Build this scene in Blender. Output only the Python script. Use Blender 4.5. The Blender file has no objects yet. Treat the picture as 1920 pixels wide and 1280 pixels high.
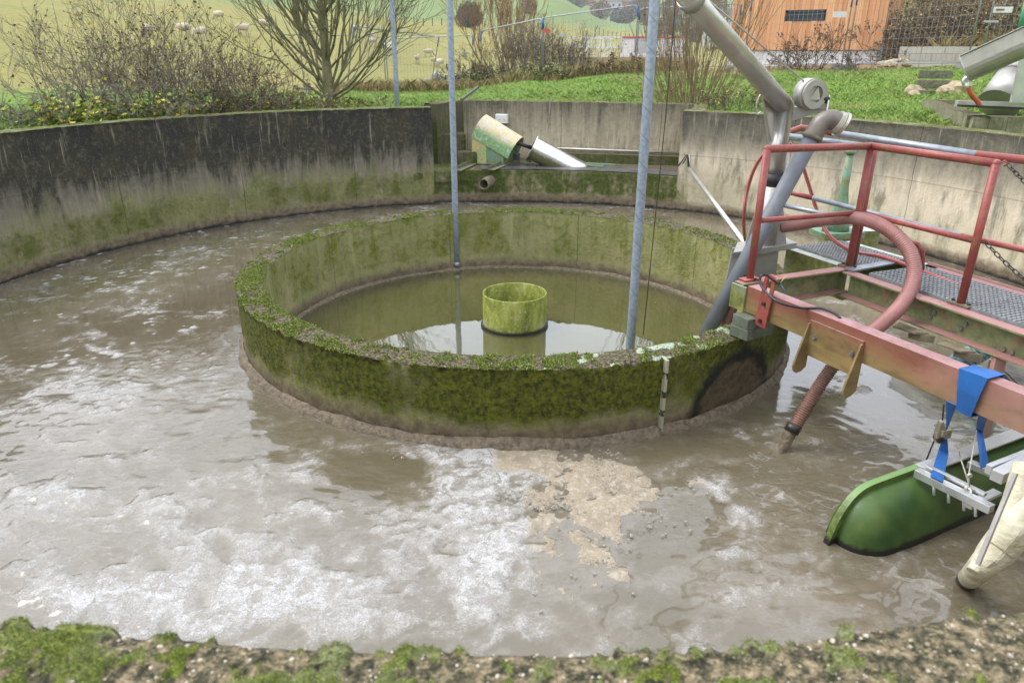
import bpy, math, random
import numpy as np
from mathutils import Vector, Matrix, Quaternion
R = math.radians
random.seed(7); RS = np.random.RandomState(11)
sc = bpy.context.scene; COL = sc.collection

# ---------------------------------------------------------------- camera
FPX, PITCH, ROLL, YAW, CAMH = 1337.1, R(22.0), -0.0037, 0.0037, 2.5
cam = bpy.data.cameras.new('camera'); camo = bpy.data.objects.new('camera', cam); COL.objects.link(camo)
cam.sensor_width = 36; cam.lens = FPX / 1920 * 36; cam.clip_start = .05; cam.clip_end = 3000
camo.matrix_world = Matrix.Translation((0, 0, CAMH)) @ Matrix.Rotation(YAW, 4, 'Z') @ Matrix.Rotation(R(90) - PITCH, 4, 'X') @ Matrix.Rotation(-ROLL, 4, 'Z')
cam.dof.use_dof = True; cam.dof.focus_distance = 6.0; cam.dof.aperture_fstop = 5.0
sc.camera = camo
sc.view_settings.view_transform = 'Standard'; sc.view_settings.look = 'None'; sc.view_settings.gamma = 1
sc.view_settings.exposure = 0.82
# ---------------------------------------------------------------- sky and sun (bright overcast)
SUN_EL, SUN_AZ = R(55), R(-75)
w = bpy.data.worlds.new('World'); sc.world = w; w.use_nodes = True
nt = w.node_tree; bg = nt.nodes['Background']
sky = nt.nodes.new('ShaderNodeTexSky'); sky.sky_type = 'NISHITA'; sky.sun_disc = False
sky.sun_elevation = SUN_EL; sky.sun_rotation = SUN_AZ; sky.dust_density = 5; sky.air_density = 1.0
hs = nt.nodes.new('ShaderNodeHueSaturation'); hs.inputs['Saturation'].default_value = .3; hs.inputs['Value'].default_value = 1.25
nt.links.new(sky.outputs[0], hs.inputs['Color']); mx = nt.nodes.new('ShaderNodeMix'); mx.data_type = 'RGBA'; mx.inputs[0].default_value = .7; mx.inputs[7].default_value = (8.0, 8.5, 9.4, 1)   # even overcast layer
nt.links.new(hs.outputs[0], mx.inputs[6]); nt.links.new(mx.outputs[2], bg.inputs[0]); bg.inputs[1].default_value = .15
sl = bpy.data.lights.new('sun', 'SUN'); sl.energy = 1.2; sl.angle = R(30); sl.color = (1, .96, .9)
so = bpy.data.objects.new('sun', sl); COL.objects.link(so)
sd = Vector((math.sin(SUN_AZ) * math.cos(SUN_EL), math.cos(SUN_AZ) * math.cos(SUN_EL), math.sin(SUN_EL)))
so.rotation_euler = sd.to_track_quat('Z', 'Y').to_euler(); so.location = (0, 0, 30)

# ---------------------------------------------------------------- measuring: picture point -> world point on a known plane
def ray(px, py):
    x = (px - 960) / FPX; y = -(py - 640) / FPX
    c, s = math.cos(ROLL), math.sin(ROLL); x, y = c * x - s * y, s * x + c * y
    d = (x, math.cos(PITCH) + y * math.sin(PITCH), -math.sin(PITCH) + y * math.cos(PITCH))
    c, s = math.cos(YAW), math.sin(YAW)
    return Vector((c * d[0] - s * d[1], s * d[0] + c * d[1], d[2]))
def atz(px, py, z):
    d = ray(px, py); return Vector((0, 0, CAMH)) + d * ((z - CAMH) / d.z)
def aty(px, py, y):
    d = ray(px, py); return Vector((0, 0, CAMH)) + d * (y / d.y)
# ---------------------------------------------------------------- noise in numpy
def _h(ix, iy, s):
    n = (ix.astype(np.int64) * 374761393 + iy.astype(np.int64) * 668265263 + s * 974634777) & 0xffffffff
    n = ((n ^ (n >> 13)) * 1274126177) & 0xffffffff
    return ((n ^ (n >> 16)) & 0xffffff) / float(0xffffff)
def vn(x, y, s=0):
    x = np.asarray(x, float); y = np.asarray(y, float)
    ix = np.floor(x); iy = np.floor(y); fx = x - ix; fy = y - iy
    fx = fx * fx * (3 - 2 * fx); fy = fy * fy * (3 - 2 * fy)
    a = _h(ix, iy, s); b = _h(ix + 1, iy, s); c = _h(ix, iy + 1, s); d = _h(ix + 1, iy + 1, s)
    return (a * (1 - fx) + b * fx) * (1 - fy) + (c * (1 - fx) + d * fx) * fy
def fbm(x, y, o=4, s=0, g=.5):
    t = 0; a = 1; n = 0
    for i in range(o):
        t = t + a * vn(x * 2 ** i + 17.3 * i, y * 2 ** i - 9.1 * i, s + i); n += a; a *= g
    return t / n
def sst(x, a, b):
    t = np.clip((np.asarray(x, float) - a) / (b - a), 0, 1); return t * t * (3 - 2 * t)
# ---------------------------------------------------------------- node helpers
class G:
    def __init__(s, name, rough=.6, metal=0.):
        s.m = bpy.data.materials.new(name); s.m.use_nodes = True; s.t = s.m.node_tree
        s.b = s.t.nodes['Principled BSDF']; s.b.inputs['Roughness'].default_value = rough; s.b.inputs['Metallic'].default_value = metal
    def n(s, ty, ins=None, out=0, **at):
        o = s.t.nodes.new(ty)
        for k, v in at.items(): setattr(o, k, v)
        for k, v in (ins or {}).items(): s.put(o.inputs[k], v)
        return o.outputs[out]
    def put(s, i, v):
        if isinstance(v, bpy.types.NodeSocket): s.t.links.new(v, i)
        elif isinstance(v, tuple) and len(v) == 3 and i.type == 'RGBA': i.default_value = (*v, 1)
        else: i.default_value = v
    def set(s, k, v): s.put(s.b.inputs[k], v)
    def pos(s): return s.n('ShaderNodeNewGeometry', out=0)
    def nz(s): return s.n('ShaderNodeSeparateXYZ', {0: s.n('ShaderNodeNewGeometry', out=1)}, 2)
    def obj(s): return s.n('ShaderNodeTexCoord', out=3)
    def uv(s): return s.n('ShaderNodeTexCoord', out=2)
    def at(s, name): return s.n('ShaderNodeAttribute', out=2, attribute_name=name)
    def sep(s, v): o = s.t.nodes.new('ShaderNodeSeparateXYZ'); s.put(o.inputs[0], v); return o.outputs
    def sc(s, v, x, y, z): return s.n('ShaderNodeVectorMath', {0: v, 1: (x, y, z)}, operation='MULTIPLY')
    def noise(s, v, sc, det=4, ro=.55, di=0., out=0): return s.n('ShaderNodeTexNoise', {'Vector': v, 'Scale': sc, 'Detail': det, 'Roughness': ro, 'Distortion': di}, out)
    def vor(s, v, sc, out=0, **k): return s.n('ShaderNodeTexVoronoi', {'Vector': v, 'Scale': sc}, out, **k)
    def mr(s, v, a, b, c=0., d=1.): return s.n('ShaderNodeMapRange', {0: v, 1: a, 2: b, 3: c, 4: d})
    def ma(s, op, a, b=0., c=0.): return s.n('ShaderNodeMath', {0: a, 1: b, 2: c}, operation=op)
    def mul(s, a, b): return s.ma('MULTIPLY', a, b)
    def add(s, a, b): return s.ma('ADD', a, b)
    def mix(s, f, a, b):
        o = s.t.nodes.new('ShaderNodeMix'); o.data_type = 'RGBA'; s.put(o.inputs[0], f); s.put(o.inputs[6], a); s.put(o.inputs[7], b); return o.outputs[2]
    def ramp(s, f, st):
        o = s.t.nodes.new('ShaderNodeValToRGB'); s.put(o.inputs[0], f); e = o.color_ramp.elements
        while len(e) < len(st): e.new(.5)
        for i, (p, c) in enumerate(st): e[i].position = p; e[i].color = (*c, 1)
        return o.outputs[0]
    def bump(s, h, st=.5, d=.02): s.set('Normal', s.n('ShaderNodeBump', {'Strength': st, 'Distance': d, 'Height': h}))

def mat_simple(name, c, rough=.6, metal=0., var=.25, scale=8, bump=0., c2=None):
    g = G(name, rough, metal); p = g.obj(); f = g.noise(p, scale, 5, .6)
    c2 = c2 or tuple(x * (1 - var) for x in c)
    g.set('Base Color', g.mix(g.mr(f, .35, .65), c2, c))
    g.set('Roughness', g.mr(f, .3, .7, min(1, rough + .1), max(.05, rough - .1)))
    if bump: g.bump(g.noise(p, scale * 6, 4), bump, .01)
    return g.m

# ---------------------------------------------------------------- mesh helpers
ORG = {}
def tag(o, label=None, cat=None, group=None, kind=None):
    for k, v in (('label', label), ('category', cat), ('group', group), ('kind', kind)):
        if v: o[k] = v
    return o
def empty(name, loc, label, cat, group=None):
    o = bpy.data.objects.new(name, None); COL.objects.link(o); o.location = loc; o.empty_display_size = .1
    ORG[o] = Vector(loc); return tag(o, label, cat, group)
def link(me, name, mat, parent=None, smooth=False):
    o = bpy.data.objects.new(name, me); COL.objects.link(o)
    if mat: me.materials.append(mat)
    if smooth: me.polygons.foreach_set('use_smooth', [True] * len(me.polygons))
    if parent is not None: o.parent = parent; ORG[o] = ORG.get(parent, Vector())
    return o
def perp(d):
    d = Vector(d).normalized(); a = Vector((0, 0, 1)) if abs(d.z) < .9 else Vector((1, 0, 0))
    u = d.cross(a).normalized(); return u, d.cross(u).normalized()
class MB:
    def __init__(s): s.v = []; s.f = []; s.sm = []
    def add(s, vs, fs, smooth=False):
        b = len(s.v); s.v += [tuple(v) for v in vs]; s.f += [tuple(b + i for i in f) for f in fs]; s.sm += [smooth] * len(fs); return s
    def box(s, c, size, rot=0., tilt=None, bev=0.):
        x, y, z = [q / 2 for q in size]; M_ = tilt or Matrix.Rotation(rot, 3, 'Z'); c = Vector(c)
        vs = [c + M_ @ Vector((sx * x, sy * y, sz * z)) for sz in (-1, 1) for sx, sy in ((-1, -1), (1, -1), (1, 1), (-1, 1))]
        return s.add(vs, [(3, 2, 1, 0), (4, 5, 6, 7), (0, 1, 5, 4), (1, 2, 6, 5), (2, 3, 7, 6), (3, 0, 4, 7)])
    def bar(s, a, b, wd, ht, up=(0, 0, 1)):
        """box beam from a to b; wd across, ht along up"""
        a, b = Vector(a), Vector(b); d = (b - a).normalized(); r = d.cross(Vector(up)).normalized(); u = r.cross(d).normalized()
        vs = [p + r * (sx * wd / 2) + u * (sz * ht / 2) for p in (a, b) for sx, sz in ((-1, -1), (1, -1), (1, 1), (-1, 1))]
        return s.add(vs, [(0, 1, 2, 3), (7, 6, 5, 4), (0, 4, 5, 1), (1, 5, 6, 2), (2, 6, 7, 3), (3, 7, 4, 0)])
    def cyl(s, a, b, r, r2=None, n=16, caps=True, smooth=True):
        return s.tube([a, b], [r, r if r2 is None else r2], n, caps, smooth)
    def tube(s, path, r, n=12, caps=True, smooth=True):
        P = [Vector(p) for p in path]; rr = r if hasattr(r, '__len__') else [r] * len(P)
        T = [(P[min(i + 1, len(P) - 1)] - P[max(i - 1, 0)]).normalized() for i in range(len(P))]
        u, v = perp(T[0]); vs = []; fs = []
        for i, p in enumerate(P):
            if i:
                q = T[i - 1].rotation_difference(T[i]); u = q @ u; v = q @ v
            for k in range(n):
                a = 2 * math.pi * k / n; vs.append(p + (u * math.cos(a) + v * math.sin(a)) * rr[i])
        for i in range(len(P) - 1):
            for k in range(n):
                k2 = (k + 1) % n; fs.append((i * n + k, i * n + k2, (i + 1) * n + k2, (i + 1) * n + k))
        s.add(vs, fs, smooth)
        if caps:
            b = len(s.v) - len(vs); s.f.append(tuple(b + k for k in range(n - 1, -1, -1))); s.f.append(tuple(b + (len(P) - 1) * n + k for k in range(n))); s.sm += [False, False]
        return s
    def prism(s, pts, off):
        """closed polygon pts (3D) extruded by off"""
        n = len(pts); off = Vector(off); vs = [Vector(p) for p in pts] + [Vector(p) + off for p in pts]
        fs = [tuple(range(n - 1, -1, -1)), tuple(range(n, 2 * n))] + [(i, (i + 1) % n, n + (i + 1) % n, n + i) for i in range(n)]
        return s.add(vs, fs)
    def ring(s, c, ax, ro, ri, th, n=28):
        """flat ring (washer)"""
        c = Vector(c); ax = Vector(ax).normalized(); u, v = perp(ax); vs = []; fs = []
        for k in range(n):
            a = 2 * math.pi * k / n; d = u * math.cos(a) + v * math.sin(a)
            vs += [c + d * ro - ax * th / 2, c + d * ro + ax * th / 2, c + d * ri + ax * th / 2, c + d * ri - ax * th / 2]
        for k in range(n):
            a = 4 * k; b = 4 * ((k + 1) % n)
            fs += [(a + i, b + i, b + (i + 1) % 4, a + (i + 1) % 4) for i in range(4)]
        return s.add(vs, fs)
    def ball(s, c, r, sz=1., n=8, m=5, smooth=True, jit=0.):
        c = Vector(c); vs = [c + Vector((0, 0, r * sz))]; fs = []
        for j in range(1, m):
            t = math.pi * j / m
            for k in range(n):
                a = 2 * math.pi * k / n; q = r * (1 + random.uniform(-jit, jit))
                vs.append(c + Vector((q * math.sin(t) * math.cos(a), q * math.sin(t) * math.sin(a), q * sz * math.cos(t))))
        vs.append(c - Vector((0, 0, r * sz)))
        for k in range(n): fs.append((0, 1 + k, 1 + (k + 1) % n))
        for j in range(m - 2):
            for k in range(n):
                a = 1 + j * n; k2 = (k + 1) % n; fs.append((a + k, a + n + k, a + n + k2, a + k2))
        e = len(vs) - 1; a = 1 + (m - 2) * n
        for k in range(n): fs.append((a + k, e, a + (k + 1) % n))
        return s.add(vs, fs, smooth)
    def build(s, name, mat, parent=None, org=None, bevel=0.):
        o3 = ORG.get(parent, Vector()) if parent is not None else Vector(org or (0, 0, 0))
        me = bpy.data.meshes.new(name); me.from_pydata([(v[0] - o3[0], v[1] - o3[1], v[2] - o3[2]) for v in s.v], [], s.f)
        me.polygons.foreach_set('use_smooth', s.sm); me.update()
        o = link(me, name, mat, parent)
        if parent is None: o.location = o3; ORG[o] = Vector(o3)
        if bevel:
            b = o.modifiers.new('bevel', 'BEVEL'); b.width = bevel; b.segments = 2; b.limit_method = 'ANGLE'; b.angle_limit = R(40)
        return o
def gridmesh(name, X, Y, Z, mat, attrs=None, uv=None, parent=None, wrap=False, keep=None, smooth=True):
    """rows x cols arrays -> quad mesh, point attributes and a uv map (per vertex); keep masks quads"""
    r, c = X.shape; idx = np.arange(r * c).reshape(r, c)
    nx = np.roll(idx, -1, 1) if wrap else idx
    A = idx[:-1, :] if wrap else idx[:-1, :-1]; B = nx[:-1, :] if wrap else idx[:-1, 1:]
    Cc = nx[1:, :] if wrap else idx[1:, 1:]; Dd = idx[1:, :] if wrap else idx[1:, :-1]
    q = np.stack([A, B, Cc, Dd], -1).reshape(-1, 4)
    if keep is not None: q = q[keep.reshape(-1)[q].all(1)]
    used = np.unique(q); mp = np.zeros(r * c, np.int64); mp[used] = np.arange(len(used)); q = mp[q]
    co = np.stack([X, Y, Z], -1).reshape(-1, 3)[used]
    me = bpy.data.meshes.new(name); me.vertices.add(len(co)); me.vertices.foreach_set('co', co.reshape(-1))
    me.loops.add(len(q) * 4); me.loops.foreach_set('vertex_index', q.reshape(-1).astype(np.int32))
    me.polygons.add(len(q)); me.polygons.foreach_set('loop_start', np.arange(len(q), dtype=np.int32) * 4)
    me.polygons.foreach_set('loop_total', np.full(len(q), 4, np.int32))
    me.update(calc_edges=True); me.validate()
    for k, a in (attrs or {}).items():
        at = me.attributes.new(k, 'FLOAT', 'POINT'); at.data.foreach_set('value', a.reshape(-1)[used].astype(np.float32))
    if uv is not None:
        l = me.uv_layers.new(name='uv'); U = np.stack([uv[0].reshape(-1)[used], uv[1].reshape(-1)[used]], -1)
        l.data.foreach_set('uv', U[q.reshape(-1)].reshape(-1).astype(np.float32))
    return link(me, name, mat, parent, smooth)
# ================================================================ the tank: measures
D, R1, T1, H1, R2, H2, T2 = 6.88, 2.614, .232, .58, 6.03, 1.638, .26
WIN = -.17     # water level inside the inner ring
A_L, A_R = -.243, .475   # the gap in the outer wall for the alcove (angle from the far point)

# ---------------------------------------------------------------- concrete
def conc_mat(name, light, mid, dark, top=(.9, 1.7), darkness=.8, moss=(.05, .7), mossamt=.5, wl=0., ucut=None, streak=5., brown=0.,
             mosscol=((.030, .040, .004), (.125, .145, .012)), patch=None, mthr=.75, joints=1.87, dkn=2.0, film=.0, filmtop=.75, rough_top=.5, iso=.35):
    g = G(name, .85); uv = g.uv(); p = g.pos(); u, v, _ = g.sep(uv)
    z = g.sep(p)[2]
    n1 = g.noise(p, 2.2, 6, .65); n2 = g.noise(p, 14, 5, .6); n3 = g.noise(p, 90, 3, .6)
    st = g.noise(g.sc(uv, streak, iso, 1), 1., 5, .7, .3); st2 = g.noise(g.sc(uv, streak * 3.7, .9, 1), 1., 4, .65, .2)
    base = g.mix(g.mr(n1, .35, .65), mid, light)
    base = g.mix(g.mul(g.mr(n2, .5, .72), .45), base, tuple(x * .55 for x in mid))
    base = g.mix(g.mul(g.mr(st2, .5, .68), .55), base, tuple(min(1, x * 1.35) for x in light))
    base = g.mix(g.mul(g.mr(st, .46, .36), .5), base, tuple(x * .42 for x in mid))
    base = g.mix(g.mul(g.mul(g.mr(v, wl + .75, wl + .3), g.mr(n1, .35, .6)), .45), base, (.40, .29, .17))
    # dark weathering that runs down from the top edge
    vv = g.add(v, g.add(g.mul(g.ma('SUBTRACT', st, .5), dkn), g.add(g.mul(g.ma('SUBTRACT', st2, .5), dkn * .5), g.mul(g.ma('SUBTRACT', n1, .5), .9))))
    if ucut: vv = g.add(vv, g.mr(u, ucut[0], ucut[1], 0., -.50))
    dk = g.mr(vv, top[0], top[1])
    dk = g.mul(g.mul(dk, darkness), g.mul(g.mr(n2, .30, .5, .84, 1.), g.mr(st2, .60, .72, 1., .5)))
    if ucut: base = g.mix(g.mul(g.mul(g.mr(u, 0., 2.5), g.mr(v, 1.25, .95)), g.mr(st, .38, .52)), base, (.66, .57, .43)); dk = g.mul(dk, g.mr(g.add(u, g.mul(n1, 1.5)), ucut[0], ucut[1], 1., ucut[2])); base = g.mix(g.mul(g.mr(g.ma('ABSOLUTE', g.add(v, -.93)), .012, .004), .35), base, (.12, .10, .07))
    dcol = g.mix(g.mr(n2, .3, .7), dark, tuple(x * 1.7 for x in dark)); dcol = g.mix(g.mul(g.mr(n1, .42, .62), .8), dcol, (.044, .040, .020))
    base = g.mix(g.ma('MINIMUM', dk, 1.), base, dcol)
    if film: fm = g.mr(g.add(g.mr(v, filmtop, filmtop - .55), g.mul(g.ma('SUBTRACT', g.noise(g.sc(uv, 1.4, .9, 1), 1., 6, .65), .5), 2.6)), .35, 1.0); fm = g.mul(fm, g.mr(u, 2., 4., 1., .25)) if ucut else fm; base = g.mix(g.mul(fm, film), base, g.mix(g.mr(n2, .35, .65), (.10, .115, .03), (.25, .255, .085)))
    if joints: base = g.mix(g.mul(g.mr(g.ma('ABSOLUTE', g.ma('SUBTRACT', g.ma('FRACT', g.add(g.mul(u, 1 / joints), g.mul(g.noise(g.sc(uv, .2, 3, 1), 1., 4), .02))), .5)), .004, .0015), .7), base, (.02, .02, .014))
    base = g.mix(g.mul(g.mr(n3, .62, .7), .5), base, (.42, .40, .34))
    # algae
    mo = g.mul(g.mr(v, moss[0], moss[0] + .15), g.mr(v, moss[1] - .35, moss[1], 1., 0.))
    mo = g.add(mo, g.mul(g.ma('SUBTRACT', g.noise(g.sc(uv, 2.2, 1.1, 1), 1., 6, .7), .5), 3.2))
    mo = g.add(mo, g.mul(g.ma('SUBTRACT', n2, .5), 1.6))
    mf = g.mul(g.mr(mo, mthr, mthr + .55), mossamt)
    if ucut: mf = g.mul(mf, g.mr(u, 1.8, 3.6, 1., .1))
    mc = g.mix(g.mr(g.noise(p, 28, 4, .7), .35, .65), mosscol[0], mosscol[1])
    base = g.mix(mf, base, mc)
    # band of mud and black slime at the water line
    wn = g.add(v, g.mul(g.ma('SUBTRACT', g.noise(g.sc(uv, 9, 9, 1), 1., 5), .5), .14))
    base = g.mix(g.mr(wn, wl + .19, wl + .09), base, g.mix(g.mr(n2, .4, .6), (.12, .09, .055), (.2, .155, .10)))
    base = g.mix(g.mr(wn, wl + .065, wl + .015), base, (.016, .015, .012))
    h = g.add(g.mul(n2, .6), g.add(g.mul(n3, .5), g.mul(mf, g.noise(p, 60, 3, .7))))
    if patch: base = patch(g, base, u, v, p)
    # top surface: moss cushions from the mesh attribute, lichen between
    tp = g.mr(g.nz(), .55, .8); ms = g.at('moss')
    mm = g.add(ms, g.mul(g.ma('SUBTRACT', g.noise(p, 70, 4, .7), .5), .7))
    topc = g.ramp(g.add(g.mul(g.noise(p, 45, 4, .6), .6), g.mul(g.noise(p, 170, 3, .7), .4)), [(.40, (.016, .018, .010)), (rough_top - .01, (.07, .062, .034)), (rough_top + .05, (.17, .135, .08)), (rough_top + .14, (.30, .24, .15))])
    topc = g.mix(g.mr(g.add(g.vor(p, 62), g.mul(n2, .6)), .42, .36), topc, (.42, .38, .30))
    mcol = g.ramp(g.noise(p, 38, 5, .75), [(.3, (.014, .020, .004)), (.45, (.06, .08, .010)), (.58, (.15, .175, .02)), (.75, (.30, .32, .06))])
    mcol = g.mix(g.mr(g.noise(p, 4.5, 4), .45, .62), mcol, g.mix(g.mr(n3, .4, .6), (.12, .13, .06), (.23, .24, .14)))
    topc = g.mix(g.mr(mm, .38, .62), topc, mcol)
    topc = g.mix(g.mr(g.at('lichen'), .4, .6), topc, g.mix(g.mr(g.noise(p, 60, 3), .45, .55), (.44, .50, .40), (.22, .27, .17)))
    base = g.mix(tp, base, topc)
    g.set('Base Color', base); g.bump(h, .9, .02)
    g.set('Roughness', g.mr(wn, wl + .1, wl + .2, .35, .9))
    g.set('Specular IOR Level', .3)
    return g.m

M_WALL = conc_mat('weathered_concrete', (.46, .42, .325), (.30, .27, .19), (.014, .015, .014), top=(.25, 1.0), darkness=.97, moss=(.05, .80), mossamt=.85, mthr=.85, dkn=1.6, film=.8, filmtop=.95, iso=.8, rough_top=.49,
                  ucut=(-1.0, 2.2, .80), streak=3.6)
def ring_patch(g, base, u, v, p):
    # mud-brown arched patch with a black edge on the near right side of the ring
    du = g.ma('SUBTRACT', u, RP_U); q = g.add(g.mul(g.mul(du, du), 1 / .42 ** 2), g.mul(g.mul(v, v), 1 / .40 ** 2))
    q = g.add(q, g.mul(g.ma('SUBTRACT', g.noise(p, 9, 5), .5), .9))
    bl = g.mix(g.mr(g.noise(p, 16, 5, .7), .35, .65), (.05, .036, .018), (.135, .10, .055))
    base = g.mix(g.mr(q, 1.7, 1.25), base, (.014, .015, .010))
    return g.mix(g.mr(q, 1.05, .85), base, bl)
RP_U = math.atan2(1.62, 4.95 - D) * R1
M_RINGO = conc_mat('mossy_ring_concrete', (.24, .22, .135), (.15, .135, .08), (.03, .034, .018), top=(.35, .8), darkness=.5, moss=(.12, 1.0), mossamt=.97, streak=5, mthr=.25, film=.8, filmtop=.9,
                   mosscol=((.014, .018, .002), (.135, .150, .007)), patch=ring_patch)
M_RINGI = conc_mat('ring_inside_concrete', (.44, .42, .22), (.24, .25, .09), (.045, .05, .025), top=(.5, .95), darkness=.35, moss=(-.1, .9), mossamt=.9, mthr=.9, film=.6, filmtop=.95, rough_top=.5, wl=WIN - .03, streak=4,
                   mosscol=((.045, .055, .005), (.22, .235, .025)))
M_ALC = conc_mat('alcove_concrete', (.56, .49, .36), (.31, .27, .18), (.028, .032, .026), top=(1.0, 1.75), dkn=1.8, darkness=.85, moss=(.5, .95), mossamt=.35, wl=-1, streak=5)
M_SLAB = conc_mat('slab_face_concrete', (.42, .39, .26), (.22, .21, .11), (.028, .03, .018), top=(.35, .75), darkness=.8, moss=(.1, .75), mossamt=.95, streak=2.5,
                  mosscol=((.022, .036, .006), (.10, .13, .015)))
M_STEP = conc_mat('mossy_step_concrete', (.20, .18, .11), (.11, .10, .05), (.03, .034, .018), top=(.2, 1.2), darkness=.6, moss=(.3, 1.6), mossamt=.95, wl=-2,
                  mosscol=((.028, .038, .006), (.10, .12, .012)))
M_BASIN = conc_mat('basin_concrete', (.44, .41, .31), (.30, .28, .19), (.06, .058, .035), top=(.9, 2.0), darkness=.6, moss=(1.0, 2.2), mossamt=.5, wl=-2)

def topmoss(x, y, amt=.5, s=0):
    """moss cushion height 0..1 over a plan position"""
    a = fbm(x * 3.1, y * 3.1, 3, 40 + s); b = fbm(x * 22, y * 22, 3, 50 + s, .6); c = vn(x * 75, y * 75, 60 + s)
    return sst(a * .7 + b * 1.25 + .2 * c, 1.25 - amt * .5, 1.62 - amt * .5)
# ---------------------------------------------------------------- outer tank wall (one sweep: inner face, top, outer face)
ang = np.concatenate([np.arange(A_R, math.pi - .19, .011), np.arange(math.pi - .19, math.pi + .19, .00075), np.arange(math.pi + .19, 2 * math.pi + A_L, .011), [2 * math.pi + A_L]])
zi = np.linspace(-.35, H2 - .015, 26); tr = np.linspace(0, 1, 46); zo = np.array([H2 - .05, .6, -.35])
def sweep(ang, name, mat, rin, rout, H, zi, zo, tr, cx=0., cy=D, mossamp=.018, amt=.5, parent=None, inner_first=True, s=0, wrap=False):
    rows = len(zi) + len(tr) + len(zo); A = np.tile(ang, (rows, 1)); Rr = np.zeros((rows, len(ang))); Z = np.zeros_like(Rr); T = np.zeros_like(Rr)
    r0, r1_ = (rin, rout) if inner_first else (rout, rin)
    for i, z in enumerate(zi): Rr[i] = r0; Z[i] = z
    for i, t in enumerate(tr):
        k = len(zi) + i; Rr[k] = r0 + (r1_ - r0) * t; Z[k] = H - .012 * (2 * abs(t - .5)) ** 6; T[k] = 1
    for i, z in enumerate(zo): k = len(zi) + len(tr) + i; Rr[k] = r1_; Z[k] = z
    X0 = cx + Rr * np.sin(A); Y0 = cy + Rr * np.cos(A)
    mo = topmoss(X0, Y0, amt(A, Rr) if callable(amt) else amt, s)
    lump = fbm(X0 * 60, Y0 * 60, 3, 70, .6)
    Z = Z + T * (mo * mossamp * (.45 + .9 * lump) + .006 * (fbm(X0 * 40, Y0 * 40, 3, 80) - .5))
    sgn = 1 if not inner_first else -1
    # the face: form-board waviness, the worn arris
    fw = .006 * (fbm(A * 9, Z * 6, 4, 90) - .5) * (1 - T)
    edge = T * mo * .010 * (np.abs(Rr - r0) < .012)
    Rr = Rr + sgn * (fw + edge)
    X = cx + Rr * np.sin(A); Y = cy + Rr * np.cos(A)
    li = sst(fbm(X0 * 9, Y0 * 9, 4, 33), .56, .62)
    return X, Y, Z, A, mo * T, li * T
def near_dent(A): q = math.pi - A; return 1 - .0065 * sst(q, .04, .13) * sst(-q, -.9, -.3)
X, Y, Z, A, mo, li = sweep(ang, 'w', None, R2, R2 + T2, H2, zi, zo, tr, mossamp=.011, amt=lambda a, r: .50 + .3 * sst(np.abs(a - math.pi), .2, .3) + .12 * sst(a, math.pi, math.pi + .15))
X = X * near_dent(A); Y = D + (Y - D) * near_dent(A)
NEAR = (np.abs(A - math.pi) < .19) & (Z > H2 - .02); NR = (X[NEAR], Y[NEAR], Z[NEAR], mo[NEAR])
Aw = np.where(A > math.pi, A - 2 * math.pi, A)
wall = gridmesh('tank_wall', X, Y, Z, M_WALL, {'moss': mo, 'lichen': li * .0}, (Aw * R2, Z))
tag(wall, 'round weathered concrete outer wall of the tank, black stained, moss on its top', 'wall')
# end faces of the wall at the alcove
e = MB()
for a, s_ in ((A_L, -1), (A_R, 1)):
    pi_, po = [Vector((r * math.sin(a), D + r * math.cos(a), 0)) for r in (R2 + .003, R2 + T2 - .003)]
    t = Vector((math.cos(a), -math.sin(a), 0)) * (.02 * s_)
    e.prism([pi_ + Vector((0, 0, -.3)), po + Vector((0, 0, -.3)), po + Vector((0, 0, H2 - .006)), pi_ + Vector((0, 0, H2 - .006))], -t)
def uvbox(o, H=None):
    """uv: u = run along the dominant horizontal direction, v = world z"""
    me = o.data; l = me.uv_layers.new(name='uv'); off = ORG.get(o, Vector())
    for p in me.polygons:
        for li_ in p.loop_indices:
            c = me.vertices[me.loops[li_].vertex_index].co + off
            l.data[li_].uv = ((c.x if abs(p.normal.y) > abs(p.normal.x) else c.y), c.z)
eo = e.build('wall_end', M_WALL, wall); uvbox(eo)
# ---------------------------------------------------------------- inner ring
ang = np.linspace(0, 2 * math.pi, 1300, endpoint=False)
def ring_amt(a, r):
    da = np.angle(np.exp(1j * (a - (math.pi + .9))))     # thick cushions on the near left
    return .42 + .38 * np.exp(-(da / .9) ** 2) + .1 * np.exp(-((np.angle(np.exp(1j * (a + .2)))) / .8) ** 2)
def lich(a): return np.exp(-(np.angle(np.exp(1j * (a - (math.pi - .38)))) / .33) ** 2)
X, Y, Z, A, mo, li = sweep(ang, 'r', None, R1 - T1, R1, H1, np.linspace(-.5, H1 - .012, 22), np.linspace(H1 - .012, -.5, 3), np.linspace(0, 1, 18), mossamp=.015, amt=ring_amt, inner_first=False, s=5)
X2, Y2, Z2, A2, m2, l2 = X, Y, Z, A, mo, li
lv = (li > .12) * 1. * (lich(A) > .25) + .0
Aw = np.where(A > math.pi + 1.6, A - 2 * math.pi, A)
RT = mo > .30; RR_ = (X[RT], Y[RT], Z[RT], mo[RT])
ring = gridmesh('ring_wall', X[:40], Y[:40], Z[:40], M_RINGO, {'moss': (mo * (1 - lv))[:40], 'lichen': lv[:40]}, (Aw[:40] * R1, Z[:40]), wrap=True)
tag(ring, 'low round moss covered concrete ring wall standing in the brown water', 'wall')
zz = np.linspace(H1 - .004, -.5, 26); Ai = np.tile(ang, (26, 1)); Zi = np.tile(zz[:, None], (1, len(ang)))
Ri = R1 - T1 + .002 + .008 * (fbm(Ai * 6, Zi * 5, 4, 12) - .5)
Ri[0] = R1 - T1 + .004
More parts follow.
